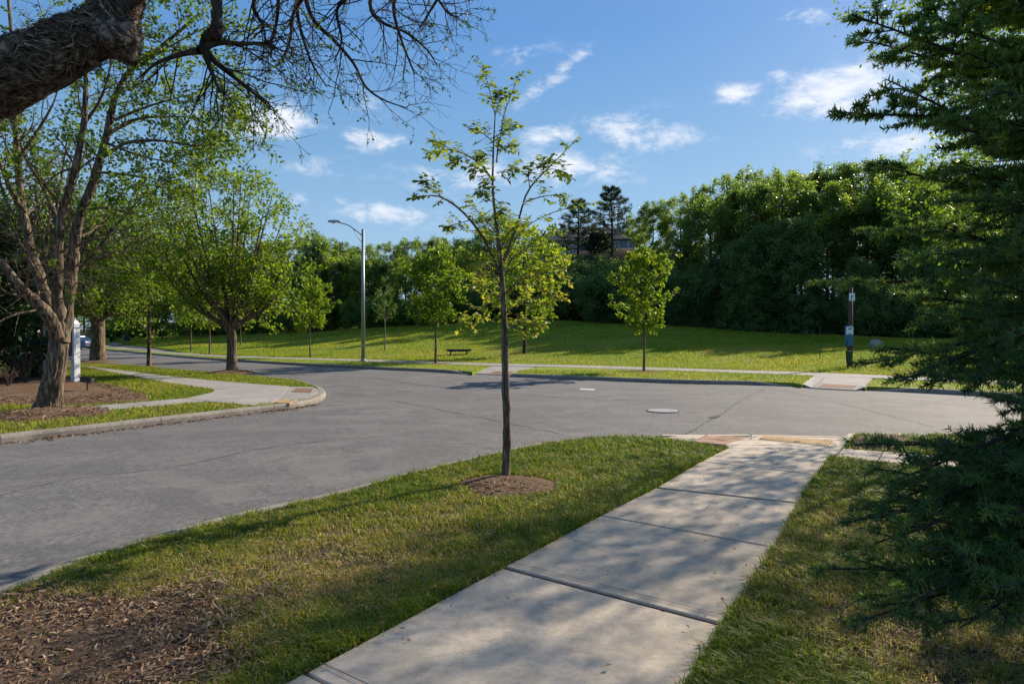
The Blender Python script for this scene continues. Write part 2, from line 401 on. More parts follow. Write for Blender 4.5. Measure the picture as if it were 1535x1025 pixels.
MAT['leaf_m'] = leaf_mat('leaf_mid_green', [(0.0, (.022, .055, .008)), (.5, (.060, .115, .012)), (.8, (.11, .16, .018)), (1.0, (.17, .20, .03))], .45)
MAT['leaf_f'] = leaf_mat('leaf_forest', [(0.0, (.040, .077, .028)), (.45, (.092, .150, .038)), (.8, (.165, .220, .040)), (1.0, (.24, .29, .06))], .55, obj_var=.45, tgain=2.0, rough=.42, tcol=(.94, 1.0, .47))
MAT['leaf_d'] = leaf_mat('leaf_dark_forest', [(0.0, (.038, .075, .032)), (.5, (.085, .145, .052)), (1.0, (.17, .24, .07))], .45, tgain=2.0, tcol=(.94, 1.0, .47), obj_var=.3)
MAT['leaf_h'] = leaf_mat('leaf_evergreen_shrub', [(0.0, (.008, .024, .006)), (.6, (.020, .050, .010)), (1.0, (.06, .10, .02))], .2, rough=.35)
MAT['needle'] = leaf_mat('fir_needles', [(0.0, (.034, .078, .040)), (.5, (.085, .160, .060)), (.8, (.18, .25, .05)), (1.0, (.32, .36, .06))], .48, tgain=2.0, rough=.45, obj_var=0)
MAT['pine'] = leaf_mat('pine_needles', [(0.0, (.016, .036, .024)), (.6, (.034, .065, .036)), (1.0, (.07, .11, .05))], .3)
MAT['bark'] = bark_mat('bark_grey_brown', (.030, .022, .015), (.115, .085, .058), (.27, .21, .15), s=20, bump=1.0, dist=.04)
MAT['bark2'] = bark_mat('bark_rough_near', (.020, .015, .011), (.105, .080, .056), (.33, .27, .20), sc_=(1, 1, 1), s=34, bump=1.0, dist=.04)
MAT['barkdark'] = bark_mat('bark_dark', (.02, .015, .012), (.05, .038, .028), (.09, .07, .05), s=20)
MAT['barksap'] = bark_mat('bark_sapling', (.045, .036, .024), (.13, .10, .07), (.24, .19, .14), s=40, bump=.6, dist=.006)
MAT['barkpale'] = bark_mat('bark_pale', (.10, .085, .07), (.19, .165, .14), (.28, .25, .22), s=20)

# ------------------------------------------------------------------ tree toolkit
def tubes(Pts, R, sides=5):
    """Pts (B,K,3), R (B,K) -> verts, quads"""
    B, K, _ = Pts.shape
    T = np.gradient(Pts, axis=1); T /= np.linalg.norm(T, axis=2, keepdims=True) + 1e-9
    main = Pts[:, -1] - Pts[:, 0]
    ref = np.where(np.abs(main[:, 2:3]) > .8 * np.linalg.norm(main, axis=1, keepdims=True), np.array([[1., .13, 0]]), np.array([[0, .07, 1.]]))[:, None, :]
    U = np.cross(T, ref); U /= np.linalg.norm(U, axis=2, keepdims=True) + 1e-9
    V = np.cross(T, U)
    a = np.arange(sides) * 2 * np.pi / sides
    ring = Pts[:, :, None, :] + R[:, :, None, None] * (U[:, :, None, :] * np.cos(a)[None, None, :, None] + V[:, :, None, :] * np.sin(a)[None, None, :, None])
    verts = ring.reshape(-1, 3)
    b, k, s = np.meshgrid(np.arange(B), np.arange(K - 1), np.arange(sides), indexing='ij')
    i0 = (b * K + k) * sides + s; i1 = (b * K + k) * sides + (s + 1) % sides
    q = np.stack([i0, i1, i1 + sides, i0 + sides], -1).reshape(-1, 4)
    return verts, q
def cap_quads(B, K, sides): return []
class Geo:
    def __init__(s): s.v = []; s.q = []; s.t = []; s.n = 0; s.tq = []; s.tt = []
    def quads(s, v, q, tint=None):
        s.v.append(v); s.q.append(q + s.n); s.n += len(v)
        s.tq.append(np.zeros(len(q)) if tint is None else tint)
    def tris(s, v, t, tint=None):
        s.v.append(v); s.t.append(t + s.n); s.n += len(v)
        s.tt.append(np.zeros(len(t)) if tint is None else tint)
    def build(s, name, mat, parent=None, smooth=False, loc=None):
        fl, ti = [], []
        if s.q: fl.append(np.concatenate(s.q)); ti.append(np.concatenate(s.tq))
        if s.t: fl.append(np.concatenate(s.t)); ti.append(np.concatenate(s.tt))
        v = np.concatenate(s.v)
        if loc is not None: v = v - np.asarray(loc)
        return mesh_np(name, v, fl, mat, parent, tint=np.concatenate(ti), smooth=smooth)

def unit(a): return a / (np.linalg.norm(a, axis=-1, keepdims=True) + 1e-9)
def sample(Pts, R, bi, t):
    K = Pts.shape[1]; f = t * (K - 1); k = np.minimum(f.astype(int), K - 2); u = (f - k)[:, None]
    p = Pts[bi, k] * (1 - u) + Pts[bi, k + 1] * u
    d = unit(Pts[bi, k + 1] - Pts[bi, k]); r = R[bi, k] * (1 - u[:, 0]) + R[bi, k + 1] * u[:, 0]
    return p, d, r
def grow(rng, Pts, R, n, t0, t1, L, ang, up=.0, K=5, wob=.12, rk=.6, taper=.25, lend=.6, rmin=.002):
    """n children per parent; L child length (abs); ang degrees"""
    B = Pts.shape[0]; bi = np.repeat(np.arange(B), n); j = np.tile(np.arange(n), B)
    t = t0 + (t1 - t0) * (j + rng.random(B * n)) / n; t = np.clip(t, 0, .995)
    p, d, r = sample(Pts, R, bi, t)
    az_ = j * 2.4 + rng.random(B * n) * 1.2 + np.repeat(rng.random(B) * 6.28, n)
    ref = np.where(np.abs(d[:, 2:3]) > .9, np.array([[1., 0, 0]]), np.array([[0, 0, 1.]]))
    u = unit(np.cross(d, ref)); v = np.cross(d, u)
    side = u * np.cos(az_)[:, None] + v * np.sin(az_)[:, None]
    an = np.radians(ang * (1 + .25 * rng.standard_normal(B * n)))[:, None]
    dr = unit(d * np.cos(an) + side * np.sin(an))
    Lc = L * (1 - (1 - lend) * (t - t0) / max(1e-6, t1 - t0)) * (.75 + .5 * rng.random(B * n))
    out = np.zeros((B * n, K, 3)); out[:, 0] = p
    cur = p.copy()
    for k in range(1, K):
        dr = unit(dr + wob * rng.standard_normal(dr.shape) + np.array([0, 0, up / K]))
        cur = cur + dr * (Lc / (K - 1))[:, None]; out[:, k] = cur
    r0 = np.maximum(r * rk, rmin)
    Rc = r0[:, None] * np.linspace(1, taper, K)[None, :]
    return out, np.maximum(Rc, rmin * .6)
def leaves(rng, pos, dirs, L, W, tint, tri=False, flat=.5, droop=.2, fold=0.0):
    """rhombic leaves"""
    n = len(pos); d = unit(dirs + np.array([0, 0, -droop]))
    nr = unit(rng.standard_normal((n, 3)) * (1 - flat) + np.array([0, 0, flat]))
    s = unit(np.cross(d, nr))
    Lv = (L * (.7 + .6 * rng.random(n)))[:, None]; Wv = (W * (.7 + .6 * rng.random(n)))[:, None]
    up = unit(np.cross(s, d))
    a = pos; b = pos + d * Lv * .45 + s * Wv * .5 + up * fold * Wv; c = pos + d * Lv; e = pos + d * Lv * .45 - s * Wv * .5 + up * fold * Wv
    v = np.stack([a, b, c, e], 1).reshape(-1, 3); q = np.arange(n * 4).reshape(n, 4)
    if fold:
        i = np.arange(n) * 4
        t3 = np.concatenate([np.stack([i, i + 1, i + 2], 1), np.stack([i, i + 2, i + 3], 1)])
        return v, t3, np.concatenate([tint, tint])
    return v, q, tint
def spray(rng, geo, Pts, R, per, L, W, spread, t0=.25, tint0=.45, tv=.22, flat=.5, droop=.2, sunward=0.0, gap=0.0):
    B = Pts.shape[0]
    if gap: 
        keep = rng.random(B) > gap; Pts, R = Pts[keep], R[keep]; B = len(Pts)
    bi = np.repeat(np.arange(B), per); t = t0 + (1 - t0) * rng.random(B * per)
    p, d, r = sample(Pts, R, bi, np.clip(t, 0, .999))
    off = rng.standard_normal((B * per, 3)) * spread
    p = p + off; dd = unit(d * .6 + rng.standard_normal(d.shape) * .7)
    bt = np.repeat(rng.standard_normal(B) * tv * .6, per)
    ti = np.clip(tint0 + bt + rng.standard_normal(B * per) * tv * .6, 0, 1)
    v, q, tt = leaves(rng, p, dd, L, W, ti, flat=flat, droop=droop)
    geo.quads(v, q, tt)
def path(pts, n):
    """smooth resample through control points (Catmull-Rom)"""
    p = np.array(pts, float); m = len(p)
    if m == 2: return p[0] + (p[1] - p[0]) * np.linspace(0, 1, n)[:, None]
    pp = np.vstack([2 * p[0] - p[1], p, 2 * p[-1] - p[-2]]); out = []
    for u in np.linspace(0, m - 1 - 1e-6, n):
        k = int(u); t = u - k; a, b, c, d = pp[k:k + 4]
        out.append(.5 * ((2 * b) + (c - a) * t + (2 * a - 5 * b + 4 * c - d) * t * t + (3 * b - a - 3 * c + d) * t ** 3))
    return np.array(out)
def limb(geo, pts, radii, n=14, sides=9, jit=0.0, rng=None):
    Pp = path(pts, n); R = np.interp(np.linspace(0, 1, n), np.linspace(0, 1, len(radii)), radii)
    if jit:
        R = R * (1 + jit * rng.standard_normal(n)); Pp[1:-1] += rng.standard_normal((n - 2, 3)) * R[1:-1, None] * jit
    v, q = tubes(Pp[None], R[None], sides); geo.quads(v, q)
    return Pp[None], R[None]
def stack(*prs):
    K = prs[0][0].shape[1]
    return np.concatenate([p[0] for p in prs]), np.concatenate([p[1] for p in prs])

# ------------------------------------------------------------------ layout (world coordinates, metres)
Z0, ZR = 0.0, -0.12
# far kerb (top edge, road side), from far left to right
far_kerb_L = [np.array([-95., 135., 0]), np.array([-64., 96., 0])] + GL([(158, 523), (275, 533.5), (400, 541.6), (549, 549.3), (640, 553), (692, 556.3), (702, 557.2)])
far_kerb_R = GL([(765.4, 560.3), (860, 563.6), (1000, 569), (1123, 571.5), (1188, 574)])
far_kerb_R2 = GL([(1300, 579.5), (1400, 583.5), (1535, 591)]); d_ = far_kerb_R2[-1] - far_kerb_R2[-2]
for k_ in range(6): far_kerb_R2.append(far_kerb_R2[-1] + d_)
# far sidewalk edges
fs_front = [np.array([-88., 140., 0]), np.array([-60.5, 99., 0])] + GL([(161, 520), (278, 531.4), (400, 537.2), (549, 541.6), (720, 547.6), (860, 551.0), (1000, 555.3), (1229, 563.5), (1400, 571), (1535, 578)])
fs_back = [np.array([-86., 142., 0]), np.array([-59., 101., 0])] + GL([(161, 518.3), (278, 529.3), (400, 534.7), (549, 539), (720, 544.2), (860, 547.4), (1000, 551.6), (1229, 558.8), (1400, 566.2), (1535, 572.5)])
for L_ in (fs_front, fs_back):
    d_ = L_[-1] - L_[-2]
    for k_ in range(6): L_.append(L_[-1] + d_)
# left island kerb (road side)
isl = [np.array([-15., -.5, 0]), np.array([-10.6, 5.2, 0])] + GL([(0, 653.5), (85, 644), (215, 629.5), (307, 619.2), (400, 608.8), (440, 604), (470, 598), (485, 591), (487.5, 586.5), (482, 580.5), (470, 575.8), (442.5, 569), (380, 562.8), (310, 557), (222, 549.5), (126, 539.5), (60, 532.5), (0, 527)]) + [np.array([-78., 88., 0]), np.array([-110., 125., 0])]
# near verge kerb (road side) to the corner
nk = [np.array([-9., -9., 0]), np.array([-6.4, -3.2, 0]), np.array([-4.6, .2, 0]), np.array([-3.72, 2.6, 0])] + GL([(0, 880), (110, 838), (228, 803), (360, 768), (500, 738), (600, 711), (700, 687), (780, 669), (830, 661), (880, 655.5), (940, 653), (992, 654.8)])
nk_right = [G(1262, 657, -.10), G(1272, 651.5), G(1283, 649.5), G(1357, 651.2), G(1450, 656), G(1535, 664)]; nk_right.append(nk_right[-1] + np.array([12., -6.5, 0]))

# sidewalk slabs
SL = GL([(1093.7, 672), (1051, 693), (984, 733), (901, 775), (755, 853)]); SR = GL([(1246, 688), (1224, 713), (1196, 756), (1160, 823), (1085, 940)])
SL.append(G(457, 1013)); SR.append(SL[-1] + (SR[4] - SL[4]) * 1.02)
for k in range(4):
    SL.append(SL[-1] + (SL[5] - SL[4])); SR.append(SR[-1] + (SL[5] - SL[4]))
walk_poly = SL + SR[::-1]

# terrain
KX = np.array([-1500, 0, 190, 430, 550, 700, 820, 900, 1000, 1100, 1200, 1350, 1600, 3500.])
YE = np.array([150, 140, 128, 100, 88, 78, 74, 68, 62, 58, 55, 50, 44, 34.])
PE = np.array([508, 508, 507, 499, 491, 483.5, 478, 484, 488, 497, 503, 507, 508, 508.])
HP = np.array([2.5, 2.5, 2.5, 3, 3.5, 7.0, 13.2, 13.6, 13.0, 9.0, 6.0, 4.0, 4.0, 4.])
HE = EYE + (500.0 - PE) * YE / 1000
fb = np.array(fs_back)
fbpx = CX + FPX * fb[:, 0] / np.maximum(fb[:, 1], .5)
order = np.argsort(fbpx)
def Y0f(px):
    return np.interp(px, fbpx[order], fb[order, 1])
def hxy(x, y):
    x = np.asarray(x, float); y = np.asarray(y, float)
    px = CX + FPX * x / np.maximum(y, 1.0)
    ye, he, hp = np.interp(px, KX, YE), np.interp(px, KX, HE), np.interp(px, KX, HP)
    y0 = np.minimum(Y0f(px), ye - 4)
    t = np.clip((y - y0) / (ye - y0), 0, 1)
    h = he * (.45 * t ** 1.6 + .55 * (t * t * (3 - 2 * t)))
    u = np.clip((y - ye - 1) / 26.0, 0, 1)
    h = h + (hp - he) * u * u * (3 - 2 * u)
    h = h + (fbm(x * .09, y * .09, 3) - .5) * .5 * t * (1 - .3 * t)
    return h
def hit(px, py):
    d = ray(px, py); ys = np.linspace(15, 170, 3000); t = ys / d[1]
    x = d[0] * t; z = EYE + d[2] * t; h = hxy(x, ys)
    k = np.argmax(z < h)
    return np.array([x[k], ys[k], h[k]])

# ground base to the horizon
MB().box((0, 0, -.75), (4000, 4000, .5)).build('ground', MAT['floor']); tag(bpy.data.objects['ground'], kind='structure')
# road sheet
g_ = MB(); g_.add([(-170, -60, ZR), (90, -60, ZR), (90, 60, ZR), (-30, 160, ZR), (-170, 160, ZR)], [(0, 1, 2, 3, 4)])
tag(g_.build('road', MAT['asphalt']), kind='structure')

# park lawn terrain
pxs = np.concatenate([np.linspace(-1500, -100, 40), np.linspace(-80, 1640, 260), np.linspace(1680, 3500, 40)])
ss = np.concatenate([np.linspace(0, 1, 60), 1 + np.linspace(0, 1, 26)[1:] ** 1.0 * 1.0, 2 + np.geomspace(.02, 1, 24)])
def grid_pt(px, s):
    rx = (px - CX) / FPX
    y0 = Y0f(px); ye = np.maximum(np.interp(px, KX, YE), y0 + 4)
    y = np.where(s <= 1, y0 + (ye - y0) * s, np.where(s <= 2, ye + (s - 1) * 30, ye + 30 + (s - 2) * 600))
    return rx * y, y
PX, S = np.meshgrid(pxs, ss, indexing='ij')
gx, gy = grid_pt(PX, S)
# front row exactly on the sidewalk's back edge
gz = hxy(gx, gy); gz[:, 0] = 0.0
nI, nJ = PX.shape
V = np.stack([gx, gy, gz], -1).reshape(-1, 3)
ii, jj = np.meshgrid(np.arange(nI - 1), np.arange(nJ - 1), indexing='ij')
q = np.stack([ii * nJ + jj, (ii + 1) * nJ + jj, (ii + 1) * nJ + jj + 1, ii * nJ + jj + 1], -1)
mi = (ss[:-1] >= 1.0).astype(int)[None, :].repeat(nI - 1, 0)
sk = V.reshape(nI, nJ, 3)[:, 0].copy(); sk[:, 2] = -.5
nb = len(V); V = np.vstack([V, sk]); i1 = np.arange(nI - 1)
q2 = np.stack([nb + i1, nb + i1 + 1, (i1 + 1) * nJ, i1 * nJ], -1)
tag(mesh_np('lawn', V, [q.reshape(-1, 4), q2], mats=[MAT['lawn'], MAT['floor']], mat_idx=np.concatenate([mi.ravel(), np.zeros(len(q2))]), smooth=True), kind='structure')

def tess_prism(name, poly, z0, z1, mat, kind='structure'):
    m = MB(); m.prism([tuple(p[:2]) for p in poly], z0, z1)
    me = bpy.data.meshes.new(name); me.from_pydata(m.v, [], m.f); me.materials.append(mat)
    import bmesh
    bm = bmesh.new(); bm.from_mesh(me); bmesh.ops.recalc_face_normals(bm, faces=bm.faces)
    bmesh.ops.triangulate(bm, faces=bm.faces); bm.to_mesh(me); bm.free()
    o = bpy.data.objects.new(name, me); COL.objects.link(o); return tag(o, kind=kind)

def offset_line(line, d):
    L = np.array(line)[:, :2]; T = np.gradient(L, axis=0); T /= np.linalg.norm(T, axis=1, keepdims=True)
    N = np.stack([-T[:, 1], T[:, 0]], 1); return L + N * d
def dense(line, n=8):
    return path(line, (len(line) - 1) * n + 1)
# far strip between kerb and far sidewalk (left of the crossing, between crossings, right)
def interp_at(line, x):
    L = np.array(line); return np.array([x, np.interp(x, L[:, 0], L[:, 1]), 0])
fsf = dense(fs_front, 5)
KT = .16   # kerb width
def strip_poly(kerb, x_end_front=None, x_start_front=None):
    k = dense(kerb, 5)
    ko = offset_line(k, KT - .01)
    fr = [p for p in fsf if (x_start_front is None or p[0] > x_start_front) and (x_end_front is None or p[0] < x_end_front)]
    return [np.array([a[0], a[1], 0]) for a in ko] + fr[::-1]
xs1 = G(742, 548)[0]; xs2 = G(800, 549)[0]; xs3 = G(1212, 563)[0]; xs4 = G(1307, 566)[0]
strips = [strip_poly(far_kerb_L, x_end_front=xs1), strip_poly(far_kerb_R, x_start_front=xs2, x_end_front=xs3), strip_poly(far_kerb_R2, x_start_front=xs4)]
strips[0][len(dense(far_kerb_L, 5)):len(dense(far_kerb_L, 5))] = [G(708, 558.2), G(737, 549.0)]
strips[1][len(dense(far_kerb_R, 5)):len(dense(far_kerb_R, 5))] = [G(1202, 575.6), G(1221, 563.3)]
strips[1] += [G(802, 550.7), G(774, 557.0), G(768, 560.0)]
strips[2] += [G(1309, 567.8), G(1297, 580.0)]
for sp in strips: tess_prism('grass_strip', sp, -.3, 0.0, MAT['lawn'])
# island
islD = dense(isl, 5)
isl_in = offset_line(islD, KT - .01)
# left paving that lies on the island
lp = GL([(127, 550.6), (137, 549.9), (200, 557.5), (263, 565.2), (400, 577.3), (440, 579.6), (466, 579.4), (478, 583), (481, 587.5), (476, 592.5), (458, 598.5), (430, 602.5), (400, 605.5), (377, 608.4), (310, 602.5), (126, 618), (0, 629.5), ]) + [np.array([-10.9, 7.0, 0]), np.array([-14., 8.2, 0]), np.array([-14.3, 9.2, 0])] + GL([(-60, 627), (0, 621.8), (117, 610.7), (281, 597.3), (317, 588.7), (321, 586), (316, 583.4), (243, 572.8)])
isl_poly = [np.array([a[0], a[1], 0]) for a in isl_in]
tess_prism('island_ground', isl_poly + [np.array([-150., 125., 0]), np.array([-150., -2., 0])], -.3, 0.0, MAT['turf'])
# near verge ground, stops at the corner paving
nkD = dense(nk, 5); nk_in = offset_line(nkD, -(KT - .01))
near_poly = [np.array([a[0], a[1], 0]) for a in nk_in] + GL([(1010, 659.5), (1038, 664), (1093.7, 673)]) + [SR[0] + np.array([0, -.02, 0])] + GL([(1263, 673.5), (1283, 651.5)]) + [np.array([a[0], a[1], 0]) for a in offset_line(dense(nk_right[2:], 5), -(KT - .01))[1:]] + [np.array([25., -12., 0]), np.array([-9., -12., 0])]
tess_prism('near_ground', near_poly, -.3, 0.0, MAT['soil'])

# ------------------------------------------------------------------ kerbs
def kerb(name, line, side, lower_start=False, lower_end=False, gutter=False, every=3.0, h=.012):
    """side +1: inside is to the left of the line direction"""
    L = np.array(dense(line, 6)); d = np.concatenate([[0], np.cumsum(np.linalg.norm(np.diff(L[:, :2], axis=0), axis=1))]); tot_ = d[-1]
    n = max(1, int(tot_ / every)); m = MB(); gapw = .012
    for k in range(n):
        a, b = tot_ * k / n + gapw / 2, tot_ * (k + 1) / n - gapw / 2
        st = np.linspace(a, b, 7)
        c = np.stack([np.interp(st, d, L[:, i]) for i in range(3)], 1)
        T = np.gradient(c[:, :2], axis=0); T /= np.linalg.norm(T, axis=1, keepdims=True); N = np.stack([-T[:, 1], T[:, 0]], 1) * side
        top = np.full(7, h)
        if lower_start: top = np.minimum(top, ZR + .012 + np.clip(st / 1.3, 0, 1) ** 1.2 * (h - ZR))
        if lower_end: top = np.minimum(top, ZR + .012 + np.clip((tot_ - st) / 1.3, 0, 1) ** 1.2 * (h - ZR))
        prof = []
        for j in range(7):
            t_ = top[j]
            prof.append([(c[j, 0] - N[j, 0] * .012, c[j, 1] - N[j, 1] * .012, -.3), (c[j, 0] - N[j, 0] * .012, c[j, 1] - N[j, 1] * .012, max(ZR + .005, t_ - .05)), (c[j, 0] + N[j, 0] * .008, c[j, 1] + N[j, 1] * .008, t_ - .012),
                         (c[j, 0] + N[j, 0] * .03, c[j, 1] + N[j, 1] * .03, t_), (c[j, 0] + N[j, 0] * KT, c[j, 1] + N[j, 1] * KT, t_), (c[j, 0] + N[j, 0] * KT, c[j, 1] + N[j, 1] * KT, -.3)])
        vs = [p for r in prof for p in r]; fs = []
        for j in range(6):
            for i in range(5): fs.append((j * 6 + i, j * 6 + i + 1, (j + 1) * 6 + i + 1, (j + 1) * 6 + i))
        fs.append(tuple(range(6))); fs.append(tuple(range(36, 42))[::-1])
        m.add(vs, fs)
    return tag(m.build(name, MAT['kerb']), kind='structure')
kerb('kerb', far_kerb_L, 1, lower_end=True); kerb('kerb', far_kerb_R, 1, lower_end=True); kerb('kerb', far_kerb_R2, 1, lower_start=True)
kerb('kerb', isl, 1, every=2.6); kerb('kerb', nk, -1, lower_end=True); kerb('kerb', nk_right, -1, lower_start=True)

# ------------------------------------------------------------------ sidewalks and ramps
def slab(m, cs, z=.018, t=.12, gap=.012):
    cs = [np.array(c, float) for c in cs]; ce = sum(cs) / len(cs); out = []
    for c in cs:
        d = ce - c; d[2] = 0; L = np.linalg.norm(d[:2]); out.append(c + d / L * gap * .8)
    n = len(out); b = .008; inn = []
    for c in out:
        d = ce - c; d[2] = 0; inn.append(c + d / np.linalg.norm(d[:2]) * b)
    zz = [(p[2] + z) for p in out]
    vs = [(p[0], p[1], zz[i] - t) for i, p in enumerate(out)] + [(p[0], p[1], zz[i] - .007) for i, p in enumerate(out)] + [(p[0], p[1], zz[i]) for i, p in enumerate(inn)]
    fs = [tuple(range(2 * n, 3 * n))]
    for i in range(n):
        j = (i + 1) % n; fs += [(i, j, n + j, n + i), (n + i, n + j, 2 * n + j, 2 * n + i)]
    m.add(vs, fs)
m = MB()
rs_ = random.Random(4)
for k in range(len(SL) - 1):
    dz = rs_.uniform(-.004, .006)
    g0 = {2: .035, 4: .02}.get(k, .008); g1 = {1: .035, 3: .02}.get(k, .008)
    d = (SL[k + 1] - SL[k]); d /= np.linalg.norm(d)
    cs = [SL[k] + d * g0, SR[k] + d * g0, SR[k + 1] - d * g1, SL[k + 1] - d * g1]
    cs = [c + np.array([0, 0, dz]) for c in cs]
    slab(m, cs, gap=.004)
    if k in (2, 3, 4, 5):    # a narrow margin strip tooled along the lower joint
        pass
tag(m.build('sidewalk', MAT['walk']), kind='structure')
# tooled shallow lines beside the joints
m = MB()
for k in (4, 5):
    d = (SL[k] - SL[k - 1]); d /= np.linalg.norm(d); a = SL[k] - d * .10 + [0, 0, .0255]; b = SR[k] - d * .10 + [0, 0, .0255]
    m.add([a, b, b + d * .006, a + d * .006], [(0, 1, 2, 3)])
tag(m.build('sidewalk_tooling', MAT['sealant']), kind='structure')

# near corner ramp: front edge at road level, back edge at walk level
rz = -.085
A = dict(bl=SL[0] + [0, 0, .0], br=SR[0].copy(), fl=G(1126, 654, rz), fr=G(1258, 657.5, rz))
def at(p, z): p = np.array(p, float); p[2] = z; return p
m = MB()
slab(m, [at(A['bl'], 0), at(A['br'], 0), G(1262, 672, -.01), G(1124, 660, -.06)], z=.016)
slab(m, [G(1124, 660, -.06), G(1262, 672, -.01), A['fr'], A['fl']], z=.016)
slab(m, [at(A['bl'], 0), G(1124, 660, -.06), A['fl'], G(1122, 656, rz), G(1085, 668, -.02)], z=.014)
slab(m, [G(992, 657, -.06), G(1010, 660, -.02), G(1038, 664.5, -.005), G(1056, 654.2, rz), G(1020, 653.8, rz)], z=.016)
# thin lip along the gutter
for a, b in ((992, 1060), (1060, 1126), (1126, 1262)):
    ya = 653.6 + max(0, a - 1126) * .019; yb = 653.6 + max(0, b - 1126) * .019
    p, q_ = G(a, ya, -.11), G(b, yb, -.11); n_ = np.array([0, .10, 0])
    slab(m, [p - n_ * .2, q_ - n_ * .2, q_ + n_, p + n_], z=.012)
slab(m, [at(A['br'], 0), G(1263, 673.3), G(1285, 651.2, 0), G(1272, 651.0, -.01), G(1258, 657.5, rz)], z=.02)
# branch path to the right
R0, R1 = G(1264, 673.2), SR[0] + np.array([.04, .0, 0]); U0, U1 = G(1331, 678.8), G(1319, 695)
dU = (U0 - R0)
for k in range(7):
    slab(m, [R0 + dU * k * .9, R0 + dU * (k + 1) * .9 - dU * .01, R1 + dU * (k + 1) * .9 - dU * .01, R1 + dU * k * .9])
tag(m.build('corner_ramp', MAT['walk']), kind='structure')
branch_poly = [R0 - [.03, 0, 0], R0 + dU * 6.3, R1 + dU * 6.3, R1 - [.03, 0, 0]]
# tactile panels
def quadgrid(c, nx, ny, fx, fy):
    c = [np.array(p) for p in c]
    for i in range(nx):
        for j in range(ny):
            def bl(u, v): return (c[0] * (1 - u) + c[1] * u) * (1 - v) + (c[3] * (1 - u) + c[2] * u) * v
            yield [bl((i + a) / nx, (j + b) / ny) for a, b in ((fx, fy), (1 - fx, fy), (1 - fx, 1 - fy), (fx, 1 - fy))]
def tactile(name, corners, nx, ny, fx, fy, mat, label, hgt=.008, base=.022):
    o = empty(name, sum(np.array(c) for c in corners) / 4, label, 'tactile paving'); off = o.location
    m = MB(); cs = [np.array(c) - np.array(off) for c in corners]
    slab(m, cs, z=base, gap=.0, t=.05); m.build('base_plate', mat, o)
    m = MB()
    for c in quadgrid([p + [0, 0, base + .001] for p in cs], nx, ny, fx, fy):
        ce = sum(c) / 4; tp = [ce + (p - ce) * .7 + [0, 0, hgt] for p in c]
        m.add(c + tp, [(4, 5, 6, 7), (0, 1, 5, 4), (1, 2, 6, 5), (2, 3, 7, 6), (3, 0, 4, 7)])
    m.build('raised_pattern', mat, o); return o
tactile('tactile_paving', [G(1137.6, 659.9, -.062), G(1243, 670.8, -.024), G(1250, 662.2, -.062), G(1146, 655.2, -.088)], 20, 1, .14, .05, MAT['tan'], 'tan ribbed tactile panel where the near sidewalk meets the road', base=.026, hgt=.014)
tactile('tactile_paving', [G(1038, 664.3, -.006), G(1084, 668.3, -.024), G(1121, 656.3, -.085), G(1056, 654.3, -.085)], 12, 5, .08, .08, MAT['pink'], 'faded pinkish tactile panel beside the near grass tip', hgt=.004)
# branch mulch triangle is a bed
def bed(name, poly, n=10, hgt=.04, label=None):
    """low mound over a polygon outline"""
    p = np.array(poly)[:, :2]; c = p.mean(0); m = MB(); K = len(p); R_ = 6; vs = []
    rr = np.random.default_rng(len(p) * 7)
    for r in range(R_):
        f = 1 - r / R_
        for i in range(K):
            x, y = c + (p[i] - c) * f; vs.append((x, y, .004 + hgt * (1 - f ** 2.2) + (rr.random() * .01 if r else 0)))
    vs.append((c[0], c[1], .004 + hgt)); fs = []
    for r in range(R_ - 1):
        for i in range(K): fs.append((r * K + i, r * K + (i + 1) % K, (r + 1) * K + (i + 1) % K, (r + 1) * K + i))
    for i in range(K): fs.append(((R_ - 1) * K + i, (R_ - 1) * K + (i + 1) % K, R_ * K))
    m.add(vs, fs); return m.build(name, MAT['mulch'])
def ring(c, r, n=28, seed=0, sq=1.0):
    rr = np.random.default_rng(seed); ph = rr.random(4) * 6.28
    return [np.array([c[0] + r * math.cos(a) * (1 + .07 * math.sin(2 * a + ph[0]) + .05 * math.sin(5 * a + ph[1])), c[1] + r * sq * math.sin(a) * (1 + .06 * math.sin(3 * a + ph[2])), 0]) for a in np.linspace(0, 2 * math.pi, n, endpoint=False)]
sap_base = G(758, 716)
sap_ring = ring(G(763, 728), .52, seed=1, sq=1.0)
mulch_near = [np.array([-3.4, 1.6, 0]), np.array([-3.3, 3.0, 0])] + GL([(0, 906), (30, 893), (90, 886), (200, 888), (262, 898), (300, 925), (318, 965), (300, 1010), (262, 1060)]) + [np.array([-1.3, 1.9, 0]), np.array([-2.2, 1.3, 0])]
mulch_sign = GL([(-60, 612), (0, 606), (60, 608), (130, 607), (190, 603), (222, 601), (226, 597), (190, 584), (130, 570), (95, 563), (50, 561), (0, 560), (-80, 566)])
left_ring = ring(G(72, 622), 1.0, seed=3, sq=1.0)
tri_bed = GL([(1286, 653.5), (1335, 653), (1365, 656), (1345, 676), (1300, 675), (1272, 672.5)])
beds = [('mulch_ring', sap_ring, .05), ('mulch_bed', mulch_near, .02), ('mulch_bed', mulch_sign, .10), ('mulch_ring', left_ring, .12), ('mulch_bed', tri_bed, .015)]
for nm, pl, hh in beds: tag(bed(nm, pl, hgt=hh), kind='structure')

# left island paving
m = MB()
def cut(cs, z=.016): slab(m, cs, z=z, gap=.006)
# slabs along the walk parallel to the far street
ua = GL([(137, 549.9), (200, 557.6), (263, 565.2), (330, 571.6), (400, 577.3), (452, 580.0)]); la = GL([(127, 550.6), (190, 562.0), (243, 572.8), (316, 583.6), (392, 590), (410, 592)])
for k in range(4): cut([la[k], la[k + 1], ua[k + 1], ua[k]])
